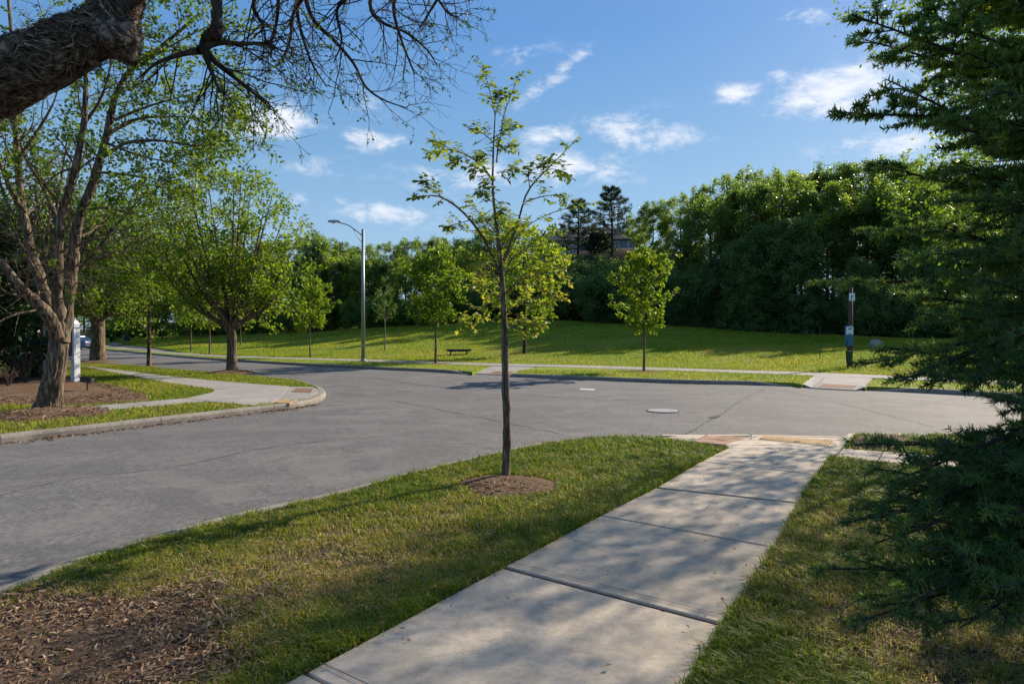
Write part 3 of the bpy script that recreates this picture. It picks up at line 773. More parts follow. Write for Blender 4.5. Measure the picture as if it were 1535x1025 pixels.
# corner landing
cut([la[3], G(322, 586), G(317, 588.8), G(281, 597.3), G(310, 602.4), G(377, 608.2), la[4]])
cut([la[4], G(377, 608.2), G(404, 605.7), G(418, 598.5), G(427, 588.5), G(434, 579.6), ua[4]])
cut([G(427, 588.5), G(418, 598.5), G(432, 599.8), G(456, 597.5), G(470, 592.6), G(476, 589), G(474, 586.5)], z=.010)
cut([G(434, 579.9), G(467, 579.9), G(477, 583.5), G(480, 587.5), G(474, 592.5), G(456, 597.8), G(434, 602.3), G(405, 605.5), G(418, 598.5), G(427, 588.5)], z=.006)
cut([G(464, 589), G(475, 589), G(479.5, 586.5), G(475, 581.8), G(469, 580.3)], z=.012) if False else None
# lower walk along the left kerb
ub = [np.array([-14.3, 9.2, 0])] + GL([(-60, 627), (0, 621.8), (60, 616.3), (117, 610.7), (200, 604.3), (281, 597.3)]); lb = [np.array([-14., 8.2, 0]), ] + GL([(-60, 634.4), (0, 629.5), (63, 623.7), (126, 618), (218, 610.2), (310, 602.5)])
for k in range(len(ub) - 1): cut([lb[k], lb[k + 1], ub[k + 1], ub[k]])
tag(m.build('sidewalk', MAT['walkgrey']), kind='structure')
tactile('tactile_paving', GL([(437, 588.2), (466, 589.6), (470, 583.0), (444, 582.6)], -.004), 8, 5, .06, .06, MAT['brick'], 'brown brick tactile panel on the tip of the left traffic island', hgt=.003)
tactile('tactile_paving', GL([(409, 604.5), (434, 605.5), (446, 600.8), (420, 599.6)], -.004), 8, 3, .06, .06, MAT['tan'], 'tan tactile panel low on the left traffic island corner', hgt=.003)

# far sidewalk
m = MB(); F, Bk = dense(fs_front, 12), dense(fs_back, 12)
for k in range(len(F) - 1): slab(m, [F[k], F[k + 1], Bk[k + 1], Bk[k]], z=.012, gap=.004)
for k in range(len(F) - 1): m.add([F[k] + [0, 0, .004], F[k + 1] + [0, 0, .004], Bk[k + 1] + [0, 0, .004], Bk[k] + [0, 0, .004]], [(0, 1, 2, 3)])
tag(m.build('far_sidewalk', MAT['walkgrey']), kind='structure')
# far centre ramp
m = MB()
slab(m, [G(706, 558.5, -.05), G(713, 560.2, -.10), G(730, 560.6, -.10), G(742, 556.2, -.04), G(752, 549.2, 0), G(738, 548.8, 0)], z=.012, gap=.003)
slab(m, [G(730, 560.8, -.10), G(766, 562.3, -.10), G(773, 556.6, -.03), G(742, 556.2, -.03)], z=.012, gap=.003)
slab(m, [G(742, 556.2, -.03), G(773, 556.6, -.03), G(801, 550.5, 0), G(752, 549.2, 0)], z=.012, gap=.003)
tag(m.build('far_ramp', MAT['walkgrey']), kind='structure')
tactile('tactile_paving', [G(731, 560.4, -.098), G(764, 561.6, -.098), G(770, 557.0, -.035), G(743, 556.6, -.035)], 10, 4, .06, .06, MAT['brick'], 'red brick tactile panel on the far ramp behind the sapling trunk', hgt=.003, base=.02)
# far right ramp
m = MB()
slab(m, [G(1217, 581.5, -.1), G(1283, 585, -.1), G(1291, 578, -.02), G(1231, 574.5, -.02)], z=.012, gap=.003)
slab(m, [G(1231, 574.5, -.02), G(1291, 578, -.02), G(1302, 566.8, 0), G(1238, 563.8, 0)], z=.012, gap=.003)
slab(m, [G(1203, 576, -.03), G(1217, 581.5, -.1), G(1231, 574.5, -.02), G(1238, 563.8, 0), G(1222, 563.2, 0)], z=.014, gap=.003)
slab(m, [G(1283, 585, -.1), G(1296, 580.5, -.03), G(1308, 567.5, 0), G(1302, 566.8, 0), G(1291, 578, -.02)], z=.014, gap=.003)
tag(m.build('far_ramp', MAT['walkgrey']), kind='structure')
tactile('tactile_paving', [G(1227, 581.0, -.092), G(1279, 583.6, -.092), G(1285, 578.6, -.028), G(1234, 576.0, -.028)], 14, 4, .08, .1, MAT['pink'], 'brick patterned tactile strip on the far ramp near the blue sign', hgt=.006, base=.02)

# road things
c = G(993.5, 616.3, ZR); mc = empty('manhole_cover', c, 'pale round manhole cover set in the grey road', 'manhole cover')
m = MB().cyl((0, 0, -.02), (0, 0, .012), .36, .36, 40); m.build('frame', MAT['sealant'], mc)
m = MB().cyl((0, 0, .0), (0, 0, .02), .325, .32, 40)
for i in range(-4, 5): m.box((i * .06, 0, .0225), (.022, 2 * math.sqrt(max(.01, .29 ** 2 - (i * .06) ** 2)), .006))
m.build('lid', MAT['iron'], mc)
m = MB(); m.add([G(869, 582.2, ZR + .006), G(891, 582.9, ZR + .006), G(891.5, 584.6, ZR + .006), G(869.5, 583.9, ZR + .006)], [(0, 1, 2, 3)])
tag(m.build('road_marking', MAT['mark']), kind='structure')
rr = np.random.default_rng(5)
def ribbon(name, pts, wd, mat, z):
    L = dense([G(a, b, ZR) for a, b in pts], 10); L[1:-1, :2] += rr.standard_normal((len(L) - 2, 2)) * .02
    l, r = offset_line(L, wd / 2 * 1.0), offset_line(L, -wd / 2); m = MB(); wv = .5 + rr.random(len(L))
    vs = [];
    for i in range(len(L)):
        cc = L[i, :2]; vs += [tuple(cc + (l[i] - cc) * wv[i]) + (z,), tuple(cc + (r[i] - cc) * wv[i]) + (z,)]
    m.add(vs, [(2 * i, 2 * i + 1, 2 * i + 3, 2 * i + 2) for i in range(len(L) - 1)]); return tag(m.build(name, mat), kind='structure')
ribbon('road_crack', [(1019, 653.5), (1045, 642), (1066, 628.5), (1085, 617.5), (1105, 604), (1130, 590.5), (1150, 580)], .04, MAT['sealant'], ZR + .005)
ribbon('road_crack', [(860, 655), (700, 622), (560, 596), (497, 590)], .018, MAT['sealant'], ZR + .005)
ribbon('road_crack', [(0, 742), (120, 716), (260, 700), (420, 668), (560, 655)], .012, MAT['sealant'], ZR + .0045)
ribbon('road_crack', [(560, 566), (640, 578), (760, 588), (860, 597), (1010, 600)], .03, MAT['sealant'], ZR + .0045)
ribbon('road_crack', [(1150, 580), (1230, 598), (1330, 622), (1400, 640)], .02, MAT['sealant'], ZR + .0045)
m = MB(); hp = [G(1062, 625.6, ZR), G(1070, 624.0, ZR), G(1080, 622.6, ZR), G(1078, 625.6, ZR), G(1073, 627.3, ZR), G(1066, 627.0, ZR)]
m.prism([tuple(p[:2]) for p in hp], ZR - .01, ZR + .009); tag(m.build('road_pothole', MAT['hole']), kind='structure')
m = MB(); c = G(992, 729, .03)

# ------------------------------------------------------------------ grass blades
def blades(name, pos, hgt, wid, tint, rng, lean=.5, wind=.0, parent=None):
    n = len(pos); a = rng.random(n) * 6.283; d = np.stack([np.cos(a), np.sin(a), 0 * a], 1); s = np.stack([-np.sin(a), np.cos(a), 0 * a], 1)
    le = (lean * (.3 + rng.random(n)))[:, None]; H = hgt[:, None]; W = wid[:, None]
    b0 = pos - s * W * .5; b1 = pos + s * W * .5
    mid = pos + d * H * le * .35 + np.array([0, 0, 1]) * H * .6
    m0 = mid - s * W * .4; m1 = mid + s * W * .4
    tip = pos + d * H * le * 1.1 + np.array([0, 0, 1]) * H * (1 - .25 * le)
    v = np.stack([b0, b1, m1, m0, tip], 1).reshape(-1, 3); i = np.arange(n) * 5
    q = np.stack([i, i + 1, i + 2, i + 3], 1); t = np.stack([i + 3, i + 2, i + 4], 1)
    return tag(mesh_np(name, v, [q, t], MAT['blade'], parent, tint=np.concatenate([tint, tint])), kind='stuff')
rng = np.random.default_rng(11)
def scatter(n, x0, x1, y0, y1): return rng.uniform(x0, x1, n), rng.uniform(y0, y1, n)
def verge_field():
    xs, ys = [], []
    for (n, x0, x1, y0, y1) in ((330000, -4.6, 3.6, 2.1, 5.2), (230000, -3.2, 6.5, 5.2, 8.6), (90000, -.5, 9.5, 8.6, 11.4), (30000, -7, -3, -2, 3), (20000, 2, 7, -1, 3)):
        x, y = scatter(n, x0, x1, y0, y1); xs.append(x); ys.append(y)
    x, y = np.concatenate(xs), np.concatenate(ys)
    dw = dist_poly(x, y, walk_poly); iw = inpoly(x, y, walk_poly)
    ok = inpoly(x, y, near_poly) & ~inpoly(x, y, branch_poly) & (~iw | (dw < .05 * (fbm(x * 5, y * 5, 71) - .42)))
    ok &= ~(inpoly(x, y, sap_ring) & (rng.random(len(x)) > .03)) & ~inpoly(x, y, tri_bed)
    dm = dist_poly(x, y, mulch_near); im = inpoly(x, y, mulch_near)
    sd_ = np.where(im, dm, -dm) + (fbm(x * 3.5, y * 3.5, 61) - .5) * .55; ok &= rng.random(len(x)) > np.clip((sd_ + .12) / .26, 0, 1) * .985
    x, y, dw, dm = x[ok], y[ok], dw[ok], dm[ok]
    # dryness: worn patch between mulch and tree, and right of the walk in the foreground
    dry = 1.00 * np.exp(-(((x + 1.45) / .75) ** 2 + ((y - 4.35) / .85) ** 2)) + .62 * np.exp(-((x + .9) / 1.0) ** 2 - ((y - 5.6) / 1.0) ** 2) + .9 * np.exp(-((x - 2.3) / .8) ** 2 - ((y - 3.4) / .9) ** 2) + .55 * np.exp(-((x - 2.9) / .9) ** 2 - ((y - 5.6) / 1.2) ** 2) + .6 * np.exp(-dm / .3) + .35 * np.exp(-((x - .1) / .9) ** 2 - ((y - 7.6) / .8) ** 2)
    dry = dry + (fbm(x * 2.1, y * 2.1, 5) - .5) * 1.0 + (fbm(x * 9, y * 9, 9) - .5) * .8
    dry = np.clip(dry, 0, 1)
    clump = fbm(x * 7, y * 7, 21)
    keep = rng.random(len(x)) < np.clip(1.1 - .62 * dry - .3 * (clump < .4), .15, 1)
    x, y, dry, clump, dw = x[keep], y[keep], dry[keep], clump[keep], dw[keep]
    n = len(x)
    dd = np.hypot(x, y)
    h = (.026 + .056 * clump + .012 * np.exp(-dw / .1)) * (1 - .4 * dry) * (.6 + .8 * rng.random(n)) * np.interp(dd, [3, 10], [1, 1.1])
    wd = np.interp(dd, [3, 6, 11], [.0040, .0060, .010]) * (.7 + .6 * rng.random(n))
    isdry = rng.random(n) < dry * .62 + .05
    tint = np.clip(.33 + (clump - .5) * .5 + .22 * dry + rng.standard_normal(n) * .09, 0, .68)
    tint = np.where(isdry, .74 + .26 * rng.random(n), tint)
    pos = np.stack([x, y, np.zeros(n)], 1)
    blades('verge_grass', pos, h, wd, tint, rng, lean=1.15)
    # flat straw strands lying in the dry areas
verge_field()
def strands(name, n, region, poly_in, polys_out, L, W, mat, z0, tintf, tilt=.25, extra=None):
    x, y = scatter(n, *region); ok = inpoly(x, y, poly_in)
    for p in polys_out: ok &= ~inpoly(x, y, p)
    if extra is not None: ok &= extra(x, y)
    x, y = x[ok], y[ok]; n = len(x); a = rng.random(n) * 6.283; ti = rng.standard_normal(n) * tilt
    d = np.stack([np.cos(a), np.sin(a), np.sin(ti)], 1); s = np.stack([-np.sin(a), np.cos(a), rng.standard_normal(n) * .5], 1); s = unit(s)
    l = (L * (.35 + 1.1 * rng.random(n)))[:, None]; w_ = (W * (.5 + rng.random(n)))[:, None]
    p = np.stack([x, y, z0(x, y) + .004 + .012 * rng.random(n)], 1); up = np.array([0, 0, 1]) * l * .12
    v = np.stack([p - d * l * .5 - s * w_ * .3, p - d * l * .5 + s * w_ * .3, p + up + s * w_ * .5, p + d * l * .5 + s * w_ * .2, p + d * l * .5 - s * w_ * .2, p + up - s * w_ * .5], 1).reshape(-1, 3)
    i = np.arange(n) * 6; q = np.concatenate([np.stack([i, i + 1, i + 2, i + 5], 1), np.stack([i + 5, i + 2, i + 3, i + 4], 1)])
    t = tintf(n); return tag(mesh_np(name, v, [q], mat, tint=np.concatenate([t, t])), kind='stuff')
zf = lambda x, y: np.full(x.shape, .0)
strands('mulch_chips', 46000, (-4.2, -.4, 1.6, 5.0), near_poly, [walk_poly], .045, .008, MAT['chips'], lambda x, y: np.full(x.shape, .015), lambda n: np.clip(rng.beta(1.6, 2.0, n), 0, 1), extra=lambda x, y: rng.random(len(x)) < np.clip((np.where(inpoly(x, y, mulch_near), 1, -1) * dist_poly(x, y, mulch_near) + (fbm(x * 3.5, y * 3.5, 61) - .5) * .55 + .30) / .4, 0, 1))
strands('ring_chips', 4200, (-.9, 1.0, 6.1, 7.8), sap_ring, [], .05, .010, MAT['chips'], lambda x, y: .045 - .06 * ((x - sap_base[0]) ** 2 + (y - 6.95) ** 2) / .3, lambda n: np.clip(rng.beta(1.6, 2.0, n), 0, 1))
strands('dry_thatch', 60000, (-4.6, 5.5, 2.2, 8.5), near_poly, [walk_poly, branch_poly, mulch_near], .05, .0045, MAT['chips'], lambda x, y: np.full(x.shape, .008), lambda n: np.clip(.45 + .5 * rng.random(n), 0, 1),
        extra=lambda x, y: rng.random(len(x)) < .10 + .9 * np.exp(-(((x + 1.45) / .9) ** 2 + ((y - 4.35) / 1.0) ** 2)) + .8 * np.exp(-((x - 2.3) / .8) ** 2 - ((y - 3.3) / .9) ** 2))
strands('bed_chips', 30000, (-22, -7, 10.5, 26), mulch_sign, [], .10, .02, MAT['chips'], lambda x, y: np.full(x.shape, .05), lambda n: np.clip(rng.beta(1.5, 2.4, n), 0, 1))
strands('root_chips', 5000, (-11.5, -7.5, 11, 15.5), left_ring, [], .12, .016, MAT['chips'], lambda x, y: .10 - .05 * ((x + 9.1) ** 2 + (y - 13.1) ** 2), lambda n: np.clip(rng.beta(1.5, 2.0, n), 0, 1))
strands('corner_chips', 1500, (4, 9, 8, 11.5), tri_bed, [], .06, .014, MAT['chips'], lambda x, y: np.full(x.shape, .015), lambda n: np.clip(rng.beta(1.5, 2.4, n), 0, 1))
def litter(name, n, fn, L, z):
    x, y = fn(n); n = len(x); a = rng.random(n) * 6.283; p = np.stack([x, y, z + .006 + .006 * rng.random(n)], 1)
    d = np.stack([np.cos(a), np.sin(a), .25 * rng.standard_normal(n)], 1); v_, t_, tt = leaves(rng, p, d, L, L * .6, np.clip(rng.beta(2, 1.6, n), 0, 1), flat=.93, droop=0, fold=.25)
    return tag(mesh_np(name, v_, [t_], MAT['chips'], tint=tt), kind='stuff')
def on_walk(n): x, y = scatter(n * 4, -1.6, 4.5, 1.5, 9.0); k_ = inpoly(x, y, walk_poly) & (rng.random(len(x)) < .25 + .75 * np.exp(-dist_poly(x, y, walk_poly) / .15)); return x[k_][:n], y[k_][:n]
def in_gutter(line, side):
    def f(n):
        L_ = dense(line, 6); k_ = rng.integers(2, len(L_) - 2, n); N_ = offset_line(L_, 1)[k_] - L_[k_, :2]; off = rng.exponential(.10, n)[:, None] + .02
        q_ = L_[k_, :2] + (L_[k_ + 1, :2] - L_[k_, :2]) * rng.random((n, 1)) - side * N_ * off; return q_[:, 0], q_[:, 1]
    return f
litter('fallen_leaves', 260, on_walk, .03, .022)
litter('gutter_leaves', 900, in_gutter(isl[1:9], 1), .06, ZR)
litter('gutter_leaves', 500, in_gutter(nk[2:], -1), .035, ZR)
litter('gutter_leaves', 300, in_gutter(far_kerb_R, 1), .06, ZR)
def far_blades(name, n, region, poly_in, outs, h, w_, t0, dryness, zfun=None, lod=None):
    x, y = scatter(n, *region); ok = np.ones(len(x), bool) if poly_in is None else inpoly(x, y, poly_in)
    for p in outs: ok &= ~inpoly(x, y, p)
    x, y = x[ok], y[ok]; n = len(x); cl_ = fbm(x * .8, y * .8, 31); f2 = fbm(x * 3, y * 3, 33)
    hh = h * (.5 + rng.random(n)) * (.6 + .8 * f2); dr = np.clip(dryness + (cl_ - .5) * 1.6, 0, 1)
    tint = np.clip(t0 + (f2 - .5) * .4 + .2 * dr + rng.standard_normal(n) * .07, 0, .68); tint = np.where(rng.random(n) < dr * .35, .7 + .3 * rng.random(n), tint)
    z = zfun(x, y) if zfun is not None else np.zeros(n)
    blades(name, np.stack([x, y, z], 1), hh, w_ * (.7 + .6 * rng.random(n)), tint, rng, lean=.9)
far_blades('island_grass', 260000, (-30, -4.8, 9, 34), [p for p in isl_poly] + [np.array([-150., 125., 0]), np.array([-150., -2., 0])], [lp, mulch_sign, left_ring], .06, .014, .42, .38)
far_blades('strip_grass', 60000, (-26, -1, 20, 50), strips[0], [], .05, .02, .45, .45)
far_blades('strip_grass', 40000, (0, 13, 17, 29), strips[1], [], .05, .018, .42, .45)
far_blades('strip_grass', 25000, (11, 24, 8, 24), strips[2], [], .05, .018, .40, .3)
def lawn_blades():
    n = 260000; px = rng.uniform(150, 1560, n); s = rng.random(n) ** 1.2
    x, y = grid_pt(px, s * .999 + .001); z = hxy(x, y)
    f2 = fbm(x * .35, y * .35, 41); st = fbm(x * .06, y * .5, 43)
    hh = (.045 + .06 * s) * (.5 + rng.random(n)) * (.5 + f2); tint = np.clip(.55 + (f2 - .5) * .35 + (st - .5) * .35 + rng.standard_normal(n) * .05, .1, .66)
    wp_ = fbm(x * .22, y * .22, 47) + .25 * (fbm(x * 1.5, y * 1.5, 48) - .5); tint = np.where((wp_ > .60) & (rng.random(n) < np.clip((wp_ - .60) * 5, 0, .55)), .70 + .2 * rng.random(n), tint); tint = np.where(wp_ < .38, tint - .12, tint)
    blades('lawn_grass', np.stack([x, y, z], 1), hh, np.interp(y, [25, 80], [.02, .07]), tint, rng, lean=.9)
lawn_blades()

# ------------------------------------------------------------------ sapling in the near verge (traced limbs, about 7.3 m away)
def z8(pts, Y=7.32, dY=0.0):
    n = len(pts); return [P(600 + a / 2.5633, 80 + b / 2.5633, Y + dY * i / max(1, n - 1)) for i, (a, b) in enumerate(pts)]
def make_sapling():
    rg = np.random.default_rng(21); Y = sap_base[1]
    root = empty('sapling_tree', sap_base, 'slender young tree with sparse leaves standing in a mulch ring on the near grass', 'tree')
    tg = Geo(); bg_ = Geo(); lg = Geo()
    px = [(758, 720), (758.5, 700), (760, 640), (757.5, 560), (756, 480), (752, 412), (746, 353), (740, 300), (738.5, 267), (740, 215), (742.4, 173)]
    tp = [P(a, b, Y) for a, b in px]; tp = [p + np.array([0, 0.015 * math.sin(i * 1.7), 0]) for i, p in enumerate(tp)]
    limb(tg, tp, [.058, .049, .044, .039, .034, .028, .020, .015, .012, .009, .006], n=60, sides=12, jit=.05, rng=rg)
    br = [
        ([(365, 240), (345, 150), (315, 40)], .15, .007), ([(370, 420), (375, 360), (385, 320), (400, 230), (430, 150), (460, 70)], -.1, .009),
        ([(365, 240), (378, 190), (380, 150)], -.1, .005),
        ([(385, 850), (345, 760), (300, 680), (230, 600), (150, 550), (80, 550), (40, 556)], -.5, .016),
        ([(170, 560), (120, 520), (85, 490)], -.3, .006), ([(270, 640), (220, 655), (180, 665)], -.2, .006),
        ([(355, 490), (320, 440), (270, 400), (200, 372), (150, 375), (105, 385)], .5, .012),
        ([(200, 372), (160, 350), (125, 335)], .3, .005), ([(258, 396), (230, 400), (205, 415)], .1, .004),
        ([(360, 345), (320, 310), (275, 288)], -.3, .006), ([(345, 330), (400, 300), (450, 270)], .3, .006),
        ([(375, 390), (405, 360), (435, 350)], .3, .005), ([(372, 460), (405, 450), (440, 440)], -.3, .005), ([(352, 480), (300, 440), (265, 455)], -.3, .005),
        ([(398, 795), (430, 710), (455, 640), (490, 530), (560, 450), (620, 390), (683, 325)], .4, .016),
        ([(497, 515), (492, 470), (490, 430)], .2, .006), ([(483, 570), (540, 552), (600, 545), (632, 560)], -.3, .007),
        ([(400, 800), (440, 720), (480, 670), (560, 622), (660, 590), (730, 578)], .6, .008), ([(560, 450), (590, 445), (640, 460)], -.2, .005), ([(540, 470), (545, 430), (575, 400)], .3, .004),
        ([(375, 700), (330, 640), (290, 600), (250, 560)], .4, .008), ([(365, 580), (330, 550), (300, 520)], -.4, .006), ([(365, 560), (390, 590), (380, 610)], -.2, .005),
        ([(392, 900), (340, 830), (290, 790), (250, 760)], -.5, .009), ([(392, 860), (420, 800), (470, 760), (540, 720)], .5, .009),
        ([(396, 930), (450, 880), (520, 850), (620, 840)], -.4, .009), ([(394, 960), (340, 900), (290, 880)], .3, .007), ([(400, 1000), (460, 960), (540, 930), (610, 930)], .3, .007),
        ([(395, 830), (370, 760), (340, 700), (300, 690)], .2, .007), ([(385, 760), (410, 700), (440, 670), (470, 650)], -.5, .007), ([(405, 840), (500, 790), (560, 800), (650, 795)], -.2, .007),
        ([(360, 520), (345, 500), (315, 495)], -.2, .004), ([(360, 400), (335, 390), (300, 400)], .2, .004),
        ([(395, 990), (340, 960), (280, 1010), (240, 1040)], .1, .006), ([(398, 1040), (440, 1050), (480, 1020), (560, 1050)], .2, .007)]
    prs = []
    for pts, dy, r in br:
        prs.append(limb(bg_, z8(pts, Y, dy), [r, r * .7, .0025], n=16, sides=6, jit=.03, rng=rg))
    Pb, Rb = stack(*prs); ttop = z8([(365, 240), (375, 480)], Y)
    tw, twr = grow(rg, Pb, Rb, 9, .2, 1.0, .17, 48, up=.25, K=4, wob=.15, rk=.5, lend=.6, rmin=.0016)
    v, q_ = tubes(tw, twr, 4); bg_.quads(v, q_)
    # leaves in two ranks along twigs and branch ends
    def two_rank(Pts, R, n, t0, L, bias=0.0):
        B = len(Pts); bi = np.repeat(np.arange(B), n); j = np.tile(np.arange(n), B); t = t0 + (.995 - t0) * (j + .5) / n
        p, d, r = sample(Pts, R, bi, t); s = unit(np.cross(d, np.array([0, 0, 1.]))) * np.where(j % 2, 1, -1)[:, None]
        dd = unit(d * .5 + s + rg.standard_normal(d.shape) * .25)
        ti = np.clip(.40 + rg.standard_normal(len(p)) * .16 + bias + np.repeat(rg.standard_normal(B) * .1, n) - .25 * np.clip((p[:, 2] - 2.6) / 2, 0, 1) + .15 * (p[:, 2] < 2.4), 0, 1)
        lg.tris(*leaves(rg, p, dd, L * 1.18, L * .70, ti, flat=.72, droop=.35, fold=.14))
    keep = rg.random(len(tw)) < .86
    two_rank(tw[keep], twr[keep], 7, .15, .056)
    low = tw[:, 0, 2] < 2.35
    tl = tw[low]; 
    t3, t3r = grow(rg, tl, twr[low], 2, .3, 1.0, .12, 50, K=4, rmin=.0012); v, q_ = tubes(t3, t3r, 3); bg_.quads(v, q_); two_rank(t3, t3r, 6, .2, .055, .1)
    two_rank(Pb, Rb, 13, .55, .056)
    two_rank(Pb[:3], Rb[:3], 16, .1, .06); two_rank(Pb[3:8], Rb[3:8], 12, .75, .055)
    L0 = np.array(root.location)
    tg.build('trunk', MAT['barksap'], root, smooth=True, loc=L0); bg_.build('branches', MAT['barksap'], root, smooth=True, loc=L0); lg.build('crown', MAT['leaf_s'], root, loc=L0)
make_sapling()

# ------------------------------------------------------------------ big multi-stemmed tree on the left verge
def flare_trunk(geo, pts, radii, n, sides, rng, flare=.5, lump=.08, ridges=0.0):
    Pp = path(pts, n); R = np.interp(np.linspace(0, 1, n), np.linspace(0, 1, len(radii)), radii)
    v, q_ = tubes(Pp[None], R[None], sides); v = v.reshape(n, sides, 3)
    a = np.arange(sides) * 2 * np.pi / sides
    for k in range(n):
        f = 1 + flare * math.exp(-k / (n * .08)) * (.45 + .55 * np.sin(5 * a + 1) * .6) + lump * np.sin(3 * a + k * .25) + lump * .6 * np.sin(7 * a - k * .3 * 12 / max(12, n / 3)) + (.03 * rng.standard_normal(sides) if not ridges else -ridges * np.abs(fbm(a * 5.5 + 30 + .6 * math.sin(k * .09), np.full(sides, k * .045), 5, 3) - .5) * 2)
        v[k] = Pp[k] + (v[k] - Pp[k]) * f[:, None]
    geo.quads(v.reshape(-1, 3), q_); return Pp[None], R[None]
def make_left_tree():
    rg = np.random.default_rng(31); Y = 13.6
    def Q(pts, dY=0.0): n = len(pts); return [P(a, b, Y + dY * i / max(1, n - 1)) for i, (a, b) in enumerate(pts)]
    base = G(74, 614); Y = base[1]
    root = empty('gnarled_street_tree', base, 'large leaning tree with gnarled bark and several bare stems beside the white sign post', 'tree')
    tg, bg_, lg = Geo(), Geo(), Geo()
    flare_trunk(tg, [P(70, 622, Y), P(74, 600, Y), P(82, 560, Y), P(88, 520, Y), P(89, 490, Y), P(89, 470, Y), P(89, 455, Y)], [.32, .24, .20, .185, .185, .13, .04], 120, 72, rg, flare=.35, lump=.045, ridges=.2)
    stems = [([(86, 512), (82, 492), (70, 469), (48, 447), (29, 429), (6, 398), (-30, 360), (-60, 300)], -1.5, .15),
             ([(86, 505), (82, 478), (71, 450), (60, 420), (51, 394), (45, 370), (33, 310), (27, 240), (23, 176), (20, 90), (10, -30)], 1.0, .15),
             ([(90, 505), (90, 475), (86, 450), (87, 410), (88, 370), (90, 332), (102, 290), (113, 250), (125, 187), (128, 137), (130, 60), (140, -60)], -.6, .13),
             ([(92, 512), (98, 478), (103, 440), (110, 390), (113, 351), (128, 305), (144, 258), (160, 203), (172, 148), (195, 105), (242, 70), (300, 20)], .6, .15),
             ([(30, 310), (14, 280), (2, 250), (-20, 200)], -.6, .07),
             ([(90, 335), (82, 320), (59, 269), (40, 240), (15, 170), (5, 100)], 1.2, .06)]
    S = [limb(tg, Q(p, dy), [r, r * .72, r * .5, r * .18], n=26, sides=14, jit=.07, rng=rg) for p, dy, r in stems]
    subs = [([(156, 234), (175, 222), (195, 213), (242, 211), (297, 219), (340, 212), (378, 205)], -.8, .05), ([(172, 180), (200, 168), (234, 156), (297, 140), (351, 137)], .8, .04),
            ([(195, 105), (230, 85), (273, 60), (330, 30)], -.6, .04), ([(113, 370), (135, 360), (172, 340), (210, 300), (235, 290)], -.8, .035), ([(112, 400), (150, 385), (190, 372), (240, 350)], .6, .03),
            ([(117, 250), (85, 262), (60, 290)], .5, .03), ([(144, 258), (190, 262), (240, 270), (280, 280)], 1.2, .035), ([(60, 418), (45, 390), (22, 345), (5, 300)], .3, .025),
            ([(125, 187), (150, 150), (165, 100), (170, 40)], -.8, .04), ([(27, 240), (60, 190), (85, 140), (95, 60)], .6, .045), ([(27, 200), (0, 150), (-30, 90)], .2, .04),
            ([(160, 203), (200, 180), (250, 175), (310, 178), (340, 185)], 1.6, .04), ([(128, 137), (100, 90), (70, 40), (50, -20)], 1, .035), ([(90, 460), (72, 438), (55, 410)], -.6, .02),
            ([(98, 450), (115, 425), (142, 420)], -.5, .016), ([(101, 440), (106, 405), (118, 395)], -.4, .014), ([(160, 215), (215, 235), (270, 245), (310, 250)], .2, .03)]
    U = [limb(bg_, Q(p, dy), [r, r * .7, r * .35, .006], n=26, sides=7, jit=.05, rng=rg) for p, dy, r in subs]
    Pm, Rm = stack(*S, *U)
    l2, r2 = grow(rg, Pm, Rm, 11, .3, 1., 1.25, 52, up=.25, K=7, wob=.14, rk=.38, rmin=.006); r2 = np.minimum(r2, .022)
    v, q_ = tubes(l2, r2, 5); bg_.quads(v, q_)
    l3, r3 = grow(rg, l2, r2, 7, .15, 1., .55, 48, up=.1, K=5, wob=.16, rk=.5, rmin=.0035)
    v, q_ = tubes(l3, r3, 4); bg_.quads(v, q_)
    pxm = CX + FPX * l3[:, 2, 0] / l3[:, 2, 1]
    pym = 500 - (l3[:, 2, 2] - EYE) * FPX / l3[:, 2, 1]; w_ = np.clip((pxm - 60) / 120, .25, 1) * np.clip((345 - pym - np.clip(pxm - 230, 0, 200) * .5) / 60, .05, 1)
    sel = rg.random(len(l3)) < w_
    spray(rg, lg, l3[sel], r3[sel], 19, .092, .052, .05, tint0=.28, tv=.2, droop=.2)
    L0 = np.array(root.location)
    tg.build('trunk', MAT['bark'], root, smooth=True, loc=L0); bg_.build('branches', MAT['bark'], root, smooth=True, loc=L0); lg.build('crown', MAT['leaf_y'], root, loc=L0)
make_left_tree()

